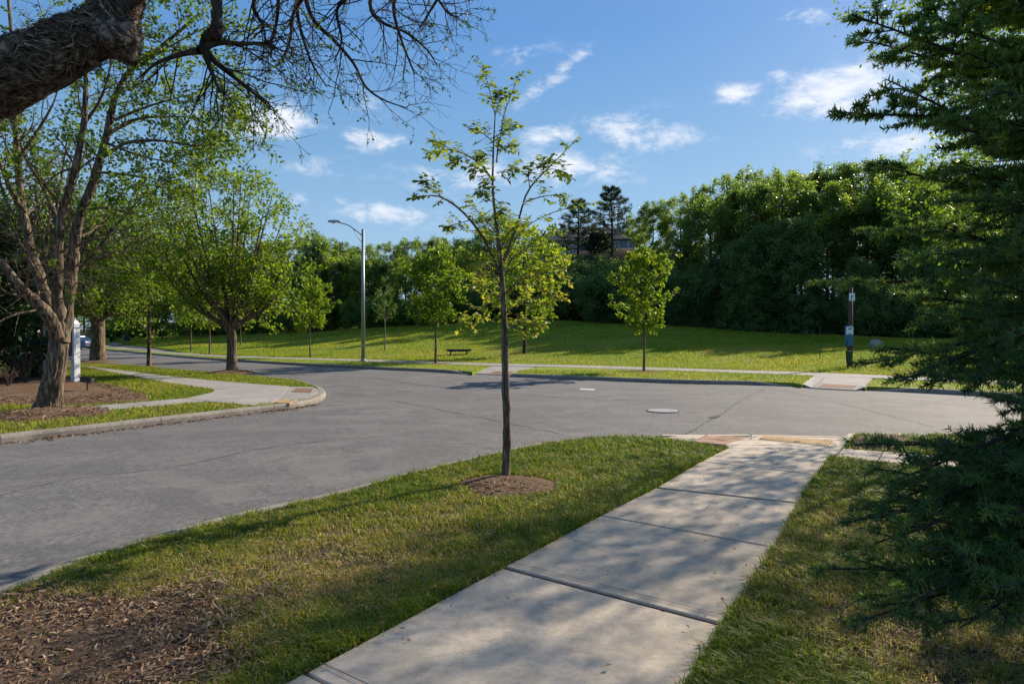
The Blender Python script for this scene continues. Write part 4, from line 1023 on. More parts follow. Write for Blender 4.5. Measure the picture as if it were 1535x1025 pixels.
# ------------------------------------------------------------------ tree whose limb overhangs the camera's upper left
def make_overhang():
    rg = np.random.default_rng(41)
    base = np.array([-3.15, 1.0, 0.]); root = empty('overhanging_tree', base, 'old tree with one thick rough limb and fine bare twigs hanging into the sky', 'tree')
    tg, bg_, lg = Geo(), Geo(), Geo()
    flare_trunk(tg, [base + [0, 0, -.1], base + [.02, 0, .8], base + [.1, .05, 1.6], base + [.05, .1, 2.4], base + [-.2, .1, 3.4], base + [-.5, 0, 5.0]], [.30, .24, .22, .20, .15, .08], 40, 24, rg)
    # the thick limb: dense rings with gnarled displacement
    lp_ = [base + [.1, .05, 1.7], P(-330, 260, 2.25), P(-120, 170, 2.35), P(10, 112, 2.4), P(90, 75, 2.45), P(150, 45, 2.5), P(178, 5, 2.55), P(200, -60, 2.65), P(300, -190, 2.8), P(430, -300, 3.0)]
    Pp = path(lp_, 150); R = np.interp(np.linspace(0, 1, 150), np.linspace(0, 1, 10), [.15, .13, .112, .104, .094, .084, .075, .068, .05, .03]); sides = 64
    v, q_ = tubes(Pp[None], R[None], sides); v = v.reshape(150, sides, 3); a = np.arange(sides) * 2 * np.pi / sides
    kk = np.arange(150)
    A_, K_ = np.meshgrid(a, kk)
    d = 1 + .07 * np.sin(2 * A_ + K_ * .07) + .05 * np.sin(5 * A_ + K_ * .16 + 1) + .22 * (fbm(A_ * 3.2 + K_ * .06, K_ * .16 + 40, 3, 4) - .5) + .30 * (np.abs(fbm(A_ * 6 + K_ * .10, K_ * .16, 8, 4) - .5) * -2 + .25) + .10 * (fbm(A_ * 14, K_ * .5, 18, 3) - .5)
    v = Pp[:, None] + (v - Pp[:, None]) * d[:, :, None]; tg.quads(v.reshape(-1, 3), q_)
    # knob where a branch was cut
    kn = P(160, 55, 2.5); kp = path([kn + [-.04, 0, .02], kn + [.02, -.02, -.0], P(190, 68, 2.45), P(203, 73, 2.44)], 26)
    kr = np.interp(np.linspace(0, 1, 26), [0, .35, .7, .85, .95, 1], [.074, .072, .062, .048, .030, .0005]); v, q_ = tubes(kp[None], kr[None], 36); v = v.reshape(26, 36, 3)
    a = np.arange(36) * 2 * np.pi / 36; A_, K_ = np.meshgrid(a, np.arange(26)); d = 1 + .5 * (fbm(A_ * 4, K_ * .4, 4) - .5) + .2 * np.sin(3 * A_ + 1)
    v = kp[:, None] + (v - kp[:, None]) * d[:, :, None]; tg.quads(v.reshape(-1, 3), q_)
    # bark flakes: curled strips standing proud of the limb
    N_ = 4200; k = rg.integers(5, 112, N_); an = rg.random(N_) * 6.283
    T = unit(np.gradient(Pp, axis=0))[k]; U = unit(np.cross(T, np.array([0, .07, 1.]))); V2 = np.cross(T, U)
    rad = U * np.cos(an)[:, None] + V2 * np.sin(an)[:, None]; tang = np.cross(T, rad)
    ps = Pp[k] + rad * (R[k] * (1.0 + .06 * rg.standard_normal(N_)))[:, None]
    swirl = np.sin(k * .12 + an * 2)[:, None]; fd = unit(T * 1.0 + tang * (swirl * 1.2 + .7 * rg.standard_normal((N_, 1))) + rad * .22 * rg.standard_normal((N_, 1)))
    fs_ = unit(np.cross(fd, rad)); Lf = (.010 + .026 * rg.random(N_))[:, None]; Wf = (.0012 + .0026 * rg.random(N_))[:, None]
    p0 = ps - fd * Lf; p1 = ps + rad * (.003 + .009 * rg.random((N_, 1))) + tang * Lf * .5 * rg.standard_normal((N_, 1)); p2 = ps + fd * Lf
    vv = np.stack([p0 - fs_ * Wf * .4, p0 + fs_ * Wf * .4, p1 + fs_ * Wf, p2 + fs_ * Wf * .4, p2 - fs_ * Wf * .4, p1 - fs_ * Wf], 1).reshape(-1, 3); i = np.arange(N_) * 6
    ft = np.clip(rg.beta(1.3, 1.8, N_), 0, 1); fg = Geo(); fg.quads(vv, np.concatenate([np.stack([i, i + 1, i + 2, i + 5], 1), np.stack([i + 5, i + 2, i + 3, i + 4], 1)]), np.concatenate([ft, ft]))
    fg.build('bark_flakes', MAT['flake'], root, loc=base)
    # hanging broken stub
    limb(bg_, [P(345, -190, 2.75), P(332, -60, 2.7), P(326, -10, 2.7), P(325, 30, 2.7), P(327, 45, 2.68), P(318, 50, 2.68), P(308, 62, 2.7), P(300, 78, 2.7)], [.03, .026, .021, .019, .024, .026, .022, .009], n=44, sides=14, jit=.1, rng=rg)
    ups = [P(300, -190, 2.8), P(345, -190, 2.75), P(430, -300, 3.0)]
    # main twig systems above the frame, drooping into view
    mains = [[P(430, -300, 3.0), P(470, -180, 3.1), P(452, -60, 3.1), P(445, 10, 3.1), P(455, 60, 3.1), P(470, 100, 3.1), P(490, 130, 3.15)],
             [P(430, -300, 3.0), P(440, -150, 3.3), P(455, -20, 3.3), P(470, 30, 3.3), P(500, 60, 3.3), P(530, 95, 3.3), P(548, 130, 3.3), P(575, 150, 3.35), P(612, 163, 3.35)],
             [P(430, -300, 3.0), P(400, -120, 3.2), P(416, -20, 3.2), P(415, 30, 3.2), P(408, 60, 3.2), P(405, 85, 3.2)],
             [P(430, -300, 3.0), P(540, -200, 3.3), P(560, -60, 3.4), P(555, 10, 3.4), P(575, 35, 3.4), P(610, 50, 3.4), P(640, 75, 3.4), P(655, 98, 3.4)],
             [P(430, -300, 3.0), P(600, -180, 3.5), P(620, -50, 3.5), P(650, -10, 3.5), P(672, 20, 3.5), P(688, 26, 3.5)],
             [P(430, -300, 3.0), P(520, -120, 3.1), P(528, -20, 3.1), P(505, 15, 3.1), P(512, 60, 3.1), P(500, 95, 3.1)],
             [P(345, -190, 2.75), P(390, -60, 2.9), P(380, 10, 2.9), P(395, 40, 2.9), P(380, 55, 2.9)],
             [P(302, 72, 2.7), P(330, 64, 2.7), P(360, 66, 2.7), P(400, 66, 2.75), P(425, 78, 2.75)], [P(304, 74, 2.7), P(325, 95, 2.75), P(350, 115, 2.8), P(380, 140, 2.8), P(408, 165, 2.85)],
             [P(305, 74, 2.7), P(318, 110, 2.7), P(330, 140, 2.7)], [P(300, 76, 2.7), P(270, 82, 2.8), P(235, 95, 2.9), P(205, 120, 2.95)],
             [P(430, -300, 3.0), P(590, -160, 3.3), P(600, -40, 3.3), P(590, 10, 3.3), P(600, 55, 3.3), P(615, 95, 3.3), P(622, 112, 3.3)],
             [P(345, -190, 2.75), P(420, -110, 2.8), P(470, -40, 2.8), P(440, 20, 2.8), P(435, 60, 2.8), P(418, 98, 2.8)],
             [P(430, -300, 3.0), P(640, -200, 3.4), P(680, -90, 3.6), P(665, -20, 3.6), P(640, 25, 3.6), P(625, 50, 3.6)]]
    prs = [limb(bg_, p, [.016, .011, .007, .0026], n=30, sides=7, jit=.02, rng=rg) for p in mains]
    Pm, Rm = stack(*prs); Rm = np.minimum(Rm, .009)
    l2, r2 = grow(rg, Pm, Rm, 12, .28, 1., .32, 42, up=-.1, K=7, wob=.13, rk=.5, rmin=.0018); r2 = np.minimum(r2, .0032); v, q_ = tubes(l2, r2, 5); bg_.quads(v, q_)
    l3, r3 = grow(rg, l2, r2, 5, .15, 1., .13, 45, up=0, K=5, wob=.18, rk=.6, rmin=.0012); v, q_ = tubes(l3, r3, 4); bg_.quads(v, q_)
    l4, r4 = grow(rg, l3[::2], r3[::2], 2, .3, 1., .04, 45, K=3, rmin=.0012); v, q_ = tubes(l4, r4, 3); bg_.quads(v, q_)
    sel = rg.random(len(l3)) < .4
    spray(rg, lg, l3[sel], r3[sel], 5, .020, .009, .003, tint0=.4, tv=.15)
    # rest of the crown outside the frame
    up_, ru = grow(rg, Pp[None][:, ::6], R[None][:, ::6], 8, .55, 1., 1.6, 40, up=.8, K=7, wob=.12, rk=.5); v, q_ = tubes(up_, ru, 6); bg_.quads(v, q_)
    L0 = base
    tg.build('trunk', MAT['bark2'], root, smooth=True, loc=L0); bg_.build('branches', MAT['barkdark'], root, smooth=True, loc=L0); lg.build('crown', MAT['leaf_m'], root, loc=L0)
make_overhang()

# ------------------------------------------------------------------ generic trees
def gen_tree(seed, H, th, cr, r0, nl=8, style='vase', leaf=(.11, .07), per=14, n2=8, n3=6, matl='leaf_m', matb='bark', spread=.09, tint0=.45, flat=.5, gap=0.0, L2=.38, L3=.16, lean=.0, upb=.4, tv=.22):
    """trunk + limbs + twigs + leaves; returns (trunk mesh obj, crown mesh obj) unparented at origin"""
    rg = np.random.default_rng(seed); tg, lg = Geo(), Geo()
    if style == 'vase':
        tp = [(0, 0, -.08), (.02, .01, th * .5), (.0 + lean, 0, th)]
        flare_trunk(tg, [np.array(p, float) for p in tp], [r0 * 1.2, r0 * .95, r0 * .95], 14, 12, rg, flare=.25, lump=.05)
        P0, R0_ = [], []
        for i in range(nl):
            a = i * 2.4 + rg.random() * .6; f = (i + .5) / nl; rr_ = cr * math.sqrt(f) * (.85 + .3 * rg.random()); zt = H * (1 - .42 * f ** 1.5 * (.7 + .5 * rg.random()))
            e = np.array([rr_ * math.cos(a), rr_ * math.sin(a), zt]); s0 = np.array([lean, 0, th - .1 - .25 * rg.random()])
            mid = s0 + (e - s0) * .4 + np.array([math.cos(a), math.sin(a), 0]) * cr * .10 * f + np.array([0, 0, -.04 * H * f])
            L_ = limb(tg, [s0, mid, e], [r0 * .55, r0 * .3, r0 * .06], n=12, sides=7, jit=.06, rng=rg); P0.append(L_[0]); R0_.append(L_[1])
        Pm, Rm = np.concatenate(P0), np.concatenate(R0_); t0 = .22
    else:
        tp = [(0, 0, -.08), (.03, .0, H * .3), (-.03, .03, H * .6), (.02, 0, H * .97)]
        flare_trunk(tg, [np.array(p, float) for p in tp], [r0 * 1.15, r0 * .85, r0 * .55, r0 * .08], 26, 10, rg, flare=.25, lump=.04)
        P0, R0_ = [], []
        for i in range(nl):
            f = (i + rg.random() * .8) / nl; z0_ = th + (H * .93 - th) * f; a = i * 2.4 + rg.random() * .7
            shape = {'oval': math.sin(math.pi * min(1, .16 + .80 * f)) ** .7, 'cone': (1 - f) ** .8 * .9 + .12, 'round': math.sqrt(max(.02, 1 - (2 * f - .85) ** 2 / 1.35))}[style]
            rr_ = cr * shape * (.6 + .75 * rg.random()); rise = rr_ * upb * (.6 + .8 * rg.random())
            s0 = np.array([0, 0, z0_]); e = np.array([rr_ * math.cos(a), rr_ * math.sin(a), z0_ + rise]); mid = (s0 + e) / 2 + np.array([0, 0, -.03 * rr_])
            L_ = limb(tg, [s0, mid, e], [r0 * .38 * (1 - .6 * f), r0 * .2 * (1 - .6 * f), .006], n=12, sides=5, jit=.05, rng=rg); P0.append(L_[0]); R0_.append(L_[1])
        Pm, Rm = np.concatenate(P0), np.concatenate(R0_); t0 = .25
    l2, r2 = grow(rg, Pm, Rm, n2, t0, 1., cr * L2 * 1.4, 48, up=.2, K=5, wob=.12, rk=.5, rmin=.004); v, q_ = tubes(l2, r2, 4); tg.quads(v, q_)
    l3, r3 = grow(rg, l2, r2, n3, .25, 1., cr * L3 * 1.5, 48, up=.05, K=4, wob=.15, rk=.5, rmin=.003)
    kb = rg.random(len(l3)) < .6; v, q_ = tubes(l3[kb], r3[kb], 3); tg.quads(v, q_)
    spray(rg, lg, l3, r3, per, leaf[0], leaf[1], spread, t0=.2, tint0=tint0, tv=tv, flat=flat, gap=gap)
    tr = tg.build('trunk', MAT[matb], None, smooth=True); cw = lg.build('crown', MAT[matl], None)
    return tr, cw
def stand(name, pair, loc, label, group=None, rz=0.0, s=1.0, cat='tree', sz=None):
    root = empty(name, loc, label, cat, group, rz); root.scale = (s, s, sz or s)
    for k, o in enumerate(pair):
        if o.get('placed'): o = o.copy(); COL.objects.link(o)
        else: pass
        o.parent = root
    return root
used_pairs = {}
def place(name, key, pair, loc, label, group=None, rz=0.0, s=1.0, sz=None, cat='tree'):
    if key in used_pairs: pr = [o.copy() for o in pair]; [COL.objects.link(o) for o in pr]
    else: used_pairs[key] = 1; pr = pair
    root = empty(name, loc, label, cat, group, rz); root.scale = (s, s, sz or s)
    for o in pr: o.parent = root
    return root

def mound(name, c, r, h=.10, seed=0):
    o = bed(name, ring(c, r, 20, seed), hgt=h); o.location.z = c[2] if len(c) > 2 else 0; return tag(o, kind='structure')
# vase tree on the island
b = G(347, 559); k = b[1] / 1000
va = gen_tree(101, 7.9, 1.95, 3.5, .19, nl=19, style='vase', leaf=(.15, .085), per=17, n2=9, n3=6, matl='leaf_y', spread=.10, tint0=.50, L2=.28, L3=.14, gap=.15)
place('vase_shaped_tree', 'va', va, b, 'vase shaped yellow green tree with dark fanning limbs on the island lawn', rz=.4); mound('mulch_mound', b, 1.0, .12, 5)
b2 = G(147, 542)
vb = gen_tree(102, 8.6, 2.6, 5.2, .36, nl=18, style='vase', leaf=(.19, .11), per=24, n2=9, n3=6, matl='leaf_y', spread=.2, tint0=.32, L2=.28, L3=.14)
place('shade_tree', 'vb', vb, b2, 'stout shade tree with dense low crown beside the parked blue car', rz=1.3); mound('mulch_mound', b2, 1.1, .1, 6)
b3 = G(223, 549.5)
vc = gen_tree(103, 7.6, 2.2, 2.9, .085, nl=16, style='round', leaf=(.16, .095), per=22, n2=8, n3=5, matl='leaf_y', spread=.16, tint0=.36)
place('street_tree', 'vc', vc, b3, 'thin trunked tree between the stout shade tree and the vase shaped tree', rz=.2)
mound('mulch_mound', b3, .5, .03, 7)
# second trunk behind the gnarled tree, with dense dark foliage to its left
b4 = G(60, 570)
vd = gen_tree(104, 9.0, 3.5, 3.6, .24, nl=14, style='vase', leaf=(.16, .09), per=13, n2=8, n3=5, matl='leaf_m', spread=.2, tint0=.3)
place('shade_tree', 'vd', vd, b4 + [-.3, .5, 0], 'dark trunked tree directly behind the gnarled multi stemmed tree', rz=2.2)
ve = gen_tree(105, 5.6, .5, 2.7, .14, nl=26, style='round', leaf=(.17, .095), per=26, n2=8, n3=5, matl='leaf_h', spread=.16, tint0=.4, matb='barkdark', upb=.1)
place('evergreen_shrub', 've', ve, np.array([-18.2, 20.8, 0]), 'dense dark glossy evergreen behind the gnarled tree at the frame edge', cat='shrub')
place('evergreen_shrub', 've', ve, np.array([-21.5, 24.5, 0]), 'dark glossy evergreen in shade beyond the reddish bare shrub', cat='shrub', rz=2., s=1.15)
# young trees in the far strip and on the lawn
ya = gen_tree(111, 4.95, 1.25, 1.25, .050, nl=26, style='oval', leaf=(.13, .08), per=19, n2=6, n3=3, matl='leaf_y', matb='barksap', spread=.035, tint0=.55, upb=.95, gap=.2, L2=.20, L3=.13)
b = G(965, 557); place('young_tree', 'ya', ya, b, 'young yellow green tree in the far grass strip nearest the road manhole cover', 'young trees along the far sidewalk', rz=.5); mound('mulch_mound', b, .9, .03, 8)
yb = gen_tree(112, 5.9, 1.7, 1.6, .055, nl=24, style='oval', leaf=(.16, .10), per=20, n2=6, n3=3, matl='leaf_y', matb='barksap', spread=.05, tint0=.42, upb=.7, L2=.22, gap=.2)
b = G(653, 545); place('young_tree', 'yb', yb, b, 'young leafy tree in the far grass strip just beside the dark park bench', 'young trees along the far sidewalk', rz=1.5, s=b[1] / 35 * 1.0); mound('mulch_mound', b, .7, .03, 9)
b = hit(465, 536); place('young_tree', 'yb', yb, b, 'young round crowned tree standing alone between vase tree and street lamp', 'young trees along the far sidewalk', rz=3.5, s=.88)
yc = gen_tree(113, 8.3, 2.1, 2.6, .11, nl=22, style='oval', leaf=(.26, .16), per=17, n2=6, n3=2, matl='leaf_y', matb='barkdark', spread=.1, tint0=.55, upb=.5, L2=.30)
b = hit(786, 530); place('young_tree', 'yc', yc, b, 'broad yellow leaved tree on the lawn right behind the near sapling trunk', 'young trees along the far sidewalk', rz=.9, s=.98)
yd = gen_tree(114, 6.2, 2.6, 1.3, .06, nl=16, style='oval', leaf=(.14, .09), per=5, n2=5, n3=3, matl='leaf_m', matb='barkpale', spread=.05, tint0=.5, upb=.7)
b = hit(577, 525); place('young_tree', 'yd', yd, b, 'nearly bare pale stemmed young tree alone on the lawn past the street lamp', 'young trees along the far sidewalk', rz=.9, s=.78)
for i, (px_, py_, s_, lab) in enumerate([(286, 527, 1.15, 'young tree in the far strip seen just left of the thicker one'), (314, 531.5, 1.02, 'young tree at the far kerb seen just left of the vase tree trunk'), (361, 517, 1.05, 'young tree on the far lawn seen close behind the vase tree trunk'),
                                           (186, 512, 1.3, 'pale stemmed young tree next to the dark green utility box'), (243, 509, 1.5, 'young tree far off on the lawn behind the thin trunked tree')]):
    b = hit(px_, py_) if py_ < 520 else G(px_, py_)
    place('young_tree', 'yb', yb, b, lab, 'young trees far along the street', rz=i * 1.3, s=s_)
# small bare shrub in the mulch bed
def bare_shrub(loc, label, H=1.0, n=16, seed=1):
    rg = np.random.default_rng(seed); g = Geo(); root = empty('bare_shrub', loc, label, 'shrub'); pr = []
    for i in range(n):
        a = rg.random() * 6.28; rr_ = H * (.15 + .35 * rg.random()); e = np.array([rr_ * math.cos(a), rr_ * math.sin(a), H * (.6 + .4 * rg.random())])
        pr.append(limb(g, [np.zeros(3), e * .5 + [0, 0, H * .1], e], [.013, .009, .004], n=7, sides=5, jit=.05, rng=rg))
    Pm, Rm = stack(*pr); l2, r2 = grow(rg, Pm, Rm, 5, .3, 1, H * .3, 30, up=.4, K=4, rmin=.003); v, q_ = tubes(l2, r2, 3); g.quads(v, q_)
    g.build('stems', MAT['wood'], root, smooth=True); return root
bare_shrub(G(38, 578), 'reddish bare twiggy shrub in the mulch beside the gnarled trunk', H=1.25)
bare_shrub(G(12, 583), 'low bare twiggy shrub at the shaded rim of the mulch bed', H=.7, seed=3)

# ------------------------------------------------------------------ dark conifer filling the near right, trunk just outside the frame
def make_conifer():
    rg = np.random.default_rng(51); C = np.array([4.05, 3.7, 0.])
    root = empty('fir_tree', C, 'large dark fir with layered drooping boughs close beside the sidewalk', 'tree')
    tg, bg_, lg = Geo(), Geo(), Geo()
    flare_trunk(tg, [C + [0, 0, -.1], C + [.0, .03, 2], C + [.03, 0, 4.5], C + [0, 0, 7.4]], [.17, .13, .09, .02], 30, 14, rg)
    tips = [(1252, 168, 3.4, .3), (1276, 22, 3.3, .5), (1330, 120, 3.3, .2), (1296, 60, 3.7, .2), (1232, 424, 4.3, .1), (1290, 345, 4.4, .2), (1300, 245, 4.2, .3), (1345, 440, 3.4, .1), (1288, 548, 3.7, -.1), (1325, 520, 3.2, .0), (1345, 572, 3.0, -.1), (1400, 570, 3.1, -.05), (1455, 572, 2.8, 0),
            (1300, 665, 2.75, .0), (1335, 722, 2.65, .0), (1280, 780, 2.6, -.05), (1243, 852, 2.55, -.05), (1292, 930, 2.35, -.1), (1370, 900, 2.3, -.1), (1440, 940, 2.2, -.1), (1500, 880, 2.1, 0), (1400, 690, 3.0, 0),
            (1480, 650, 3.2, 0), (1420, 560, 2.9, .0), (1500, 600, 2.6, 0), (1350, 320, 3.2, .2), (1400, 380, 3.0, .1), (1380, 470, 3.1, .1), (1440, 300, 2.9, .2), (1400, 180, 3.1, .3), (1450, 80, 3.2, .3), (1380, 20, 3.3, .3), (1500, 180, 2.9, .3),
            (1480, 420, 2.8, .1), (1520, 500, 2.6, 0), (1360, 800, 2.5, -.05), (1430, 840, 2.4, -.05), (1500, 780, 2.3, 0), (1340, -60, 3.4, .4), (1440, -120, 3.3, .4), (1250, -70, 3.9, .4),
            (1540, 340, 2.7, .1), (1560, 700, 2.3, 0), (1420, 760, 3.1, 0), (1455, 500, 3.7, .1), (1420, 250, 4.0, .2), (1350, 390, 4.6, .2), (1460, 360, 4.4, .1), (1500, 260, 4.2, .2), (1500, 560, 4.0, 0), (1400, 100, 4.2, .2), (1480, 20, 4.0, .3), (1450, 450, 4.8, .1), (1520, 130, 4.4, .2), (1505, 400, 3.5, .1), (1540, 60, 3.4, .2)]
    for _ in range(20):
        a_ = rg.uniform(1300, 1540); tips.append((a_, rg.uniform(max(660, 760 - (a_ - 1300)), 930), rg.uniform(2.3, 3.0), -.05))
    for _ in range(44):
        a_ = rg.uniform(1430, 1720); y_ = rg.uniform(2.4, 4.8)
        tips.append((a_, rg.uniform(-150, 900 - 60 * (y_ - 2.4)), y_, rg.uniform(0, .3)))
    ax = []
    for (a, b_, y_, rise) in tips:
        if 578 < b_ < 655 and a < 1490: continue
        e = P(a, b_, y_); L = np.linalg.norm((e - C)[:2]); s0 = C + np.array([0, 0, max(.25, e[2] - rise * L * .6 + .12 * L * rg.random())])
        mid = (s0 + e) / 2 + np.array([0, 0, .05 * L * rg.standard_normal() - .02 * L])
        ax.append((s0, mid, e, L))
    for i in range(86):   # the sides away from the camera, and the top
        h = .35 + 7.0 * (i / 86) ** 1.0; a = -1.9 + (i * 2.4) % (2 * math.pi)
        L = (2.5 * (1 - (h / 7.9)) ** .7) * (.8 + .35 * rg.random())
        dv = np.array([math.cos(a), math.sin(a), 0]); e = C + dv * L + [0, 0, h + .1 * L]
        pxx = CX + FPX * e[0] / max(e[1], .2); inside = e[1] > .5 and pxx < 1500 and h < 3.6
        if inside or e[0] < 1.35 or np.hypot(e[0], e[1]) < 1.9: continue
        s0 = C + [0, 0, h - .05]; ax.append((s0, (s0 + e) / 2 + [0, 0, -.05], e, L))
    prs = []
    for s0, mid, e, L in ax: prs.append(limb(bg_, [s0, mid, e], [.022 + .006 * L, .014, .003], n=16, sides=6, jit=.03, rng=rg))
    Pm, Rm = stack(*prs); B = len(Pm); K = 16
    # side sprays, mostly in the plane of each bough
    n2 = 24; bi = np.repeat(np.arange(B), n2); j = np.tile(np.arange(n2), B); t = .28 + .70 * (j + rg.random(B * n2) * .7) / n2
    p, d, r = sample(Pm, Rm, bi, np.clip(t, 0, .99)); s = unit(np.cross(d, np.array([0, 0, 1.]))) * np.where(j % 2, 1, -1)[:, None]
    Lb = np.array([x[3] for x in ax])[bi]
    L2 = (.10 + .46 * (1 - t) ** .9 * np.clip(Lb / 2.4, .5, 1.2)) * (.6 + .6 * rg.random(B * n2))
    dr = unit(d * .75 + s * .8 + rg.standard_normal(d.shape) * .16 + np.array([0, 0, -.02])); Kc = 6; out = np.zeros((len(p), Kc, 3)); out[:, 0] = p; cur = p.copy()
    for k in range(1, Kc):
        dr = unit(dr + .07 * rg.standard_normal(dr.shape) + np.array([0, 0, -.015])); cur = cur + dr * (L2 / (Kc - 1))[:, None]; out[:, k] = cur
    R2 = np.linspace(.005, .002, Kc)[None].repeat(len(p), 0); v, q_ = tubes(out, R2, 4); bg_.quads(v, q_)
    # shoots
    ns = np.maximum(3, (L2 / .030).astype(int)); bi3 = np.repeat(np.arange(len(out)), ns); t3 = rg.random(len(bi3)) * .9 + .1
    p3, d3, _ = sample(out, R2, bi3, np.clip(t3, 0, .99)); s3 = unit(np.cross(d3, np.array([0, 0, 1.]))) * np.where(rg.random(len(bi3)) > .5, 1, -1)[:, None]
    dr3 = unit(d3 * .8 + s3 * .8 + rg.standard_normal(d3.shape) * .25); L3 = .035 + .06 * rg.random(len(bi3))
    sh = np.stack([p3 + dr3 * (L3 * f)[:, None] for f in (0, .5, 1.0)], 1)
    tipsh = out[:, -2:]; tips3 = np.stack([tipsh[:, 0], (tipsh[:, 0] + tipsh[:, 1]) / 2, tipsh[:, 1] + unit(tipsh[:, 1] - tipsh[:, 0]) * .03], 1)
    K2 = Pm.shape[1]; ends = np.concatenate([np.stack([Pm[:, K2 - 1 - k_], (Pm[:, K2 - 1 - k_] + Pm[:, min(K2 - 1, K2 - k_)]) / 2, Pm[:, min(K2 - 1, K2 - k_)] + (unit(Pm[:, -1] - Pm[:, -2]) * .03 if k_ <= 1 else 0)], 1) for k_ in range(1, 6)])
    sh = np.concatenate([sh, ends, tips3, np.stack([out[:, 2], out[:, 3], out[:, 4]], 1)]); v, q_ = tubes(sh, np.full(sh.shape[:2], .0012), 3); bg_.quads(v, q_)
    inview = (sh[:, 0, 1] > .8) & (CX + FPX * sh[:, 0, 0] / np.maximum(sh[:, 0, 1], .3) < 1640) & (sh[:, 0, 2] < 4.2)
    for sel, nn, wd, ln in ((inview, 26, .0047, .030), (~inview, 6, .0075, .038)):
        S_ = sh[sel]; B3 = len(S_); bi4 = np.repeat(np.arange(B3), nn); t4 = rg.random(B3 * nn) ** .8
        p4, d4, _ = sample(S_, np.ones(S_.shape[:2]), bi4, np.clip(t4, 0, .99))
        rd = rg.standard_normal(d4.shape); rd = unit(rd - (rd * d4).sum(1, keepdims=True) * d4)
        wd = wd * (1 + .9 * np.clip((p4[:, 2:3] - 1.7) / 1.0, 0, 1)) if nn > 10 else wd
        dn = unit(d4 * .55 + rd + np.array([0, 0, .12])); ln_ = (ln * (.7 + .5 * rg.random(len(p4))))[:, None]; sd = unit(np.cross(dn, rg.standard_normal(dn.shape))) * wd * .5
        v = np.stack([p4 - sd, p4 + sd, p4 + dn * ln_ + sd * .35, p4 + dn * ln_ - sd * .35], 1).reshape(-1, 3); q_ = np.arange(len(v)).reshape(-1, 4)
        hz = np.clip((p4[:, 2] - 1.6) / 1.2, 0, 1)
        young = np.repeat(rg.random(B3) < .26 + .40 * hz[::nn][:B3], nn)  # pale shoots grow commoner with height: sunlit upper boughs painted into the tint
        ti = np.clip(.34 + .14 * hz + .38 * young * rg.random(len(p4)) + rg.standard_normal(len(p4)) * .1 + np.repeat(rg.standard_normal(B3) * .1, nn), 0, 1)
        lg.quads(v, q_, ti)
    print('needles', sum(len(x) for x in lg.q))
    tg.build('trunk', MAT['barkdark'], root, smooth=True, loc=C); bg_.build('branches', MAT['barkdark'], root, smooth=True, loc=C); lg.build('crown', MAT['needle'], root, loc=C)
make_conifer()
# broadleaf tree a little farther off behind the fir: its crown shades the walk
vf = gen_tree(121, 10.0, 2.8, 3.7, .10, nl=26, style='round', leaf=(.10, .06), per=32, n2=6, n3=4, matl='leaf_y', spread=.14, tint0=.32, upb=.35)
place('broadleaf_tree', 'vf', vf, np.array([11.2, 11.5, 0]), 'sunlit broadleaf tree glimpsed through the upper boughs of the near fir', rz=.4)
vg = gen_tree(122, 8.2, 3.2, 2.1, .07, nl=14, style='round', leaf=(.10, .06), per=8, n2=6, n3=4, matl='leaf_y', spread=.14, tint0=.3, upb=.35)
place('broadleaf_tree', 'vg', vg, np.array([9.5, 12.3, 0]), 'slender broadleaf tree seen through the tips of the near fir boughs', rz=1.4)

# ------------------------------------------------------------------ woods
fa = [gen_tree(201 + i, H, th, cr, r0, nl=nl, style=st, leaf=lf, per=pr_, n2=6, n3=5, matl=ml, matb='barkdark', spread=sp, tint0=ti, upb=ub, L2=.30, L3=.13, tv=.34, gap=.12)
      for i, (H, th, cr, r0, nl, st, lf, pr_, sp, ti, ml, ub) in enumerate([
          (15, 3.0, 4.4, .22, 24, 'round', (.25, .17), 32, .22, .55, 'leaf_f', .30), (16, 4.0, 4.0, .22, 22, 'oval', (.25, .17), 32, .2, .45, 'leaf_f', .45), (14, 1.5, 4.6, .2, 28, 'round', (.25, .17), 32, .26, .65, 'leaf_f', .25),
          (13, .6, 3.6, .2, 44, 'cone', (.28, .13), 26, .22, .45, 'leaf_d', -.12), (17, 6.5, 3.8, .2, 20, 'round', (.24, .16), 27, .18, .6, 'leaf_f', .4)])]
bush = gen_tree(211, 4.6, .3, 2.9, .1, nl=26, style='round', leaf=(.26, .17), per=26, n2=6, n3=4, matl='leaf_f', matb='barkdark', spread=.22, tint0=.45, upb=.3)
bushd = gen_tree(212, 5.4, .3, 3.2, .1, nl=30, style='round', leaf=(.26, .14), per=26, n2=6, n3=4, matl='leaf_d', matb='barkdark', spread=.24, tint0=.5, upb=.25)
PROTO_H = [15, 16, 14, 13, 17]
rgw = random.Random(77)
def band(px_, what, row):
    L = [(250, 'behind the stout shade tree'), (345, 'left of the vase shaped tree trunk'), (445, 'right of the vase shaped tree trunk'), (530, 'just left of the street lamp'), (620, 'just right of the street lamp'), (700, 'behind the park bench'), (800, 'behind the sapling trunk'),
         (870, 'under the left end of the house'), (950, 'under the right end of the house'), (1050, 'behind the young tree by the manhole cover'), (1150, 'left of the thin lawn stake'), (1240, 'behind the thin lawn stake'), (1320, 'behind the blue and white station'), (9999, 'behind the dark fir boughs')]
    return what + ' ' + next(t for m_, t in L if px_ < m_).replace(' by the manhole cover', ' in the strip') + row
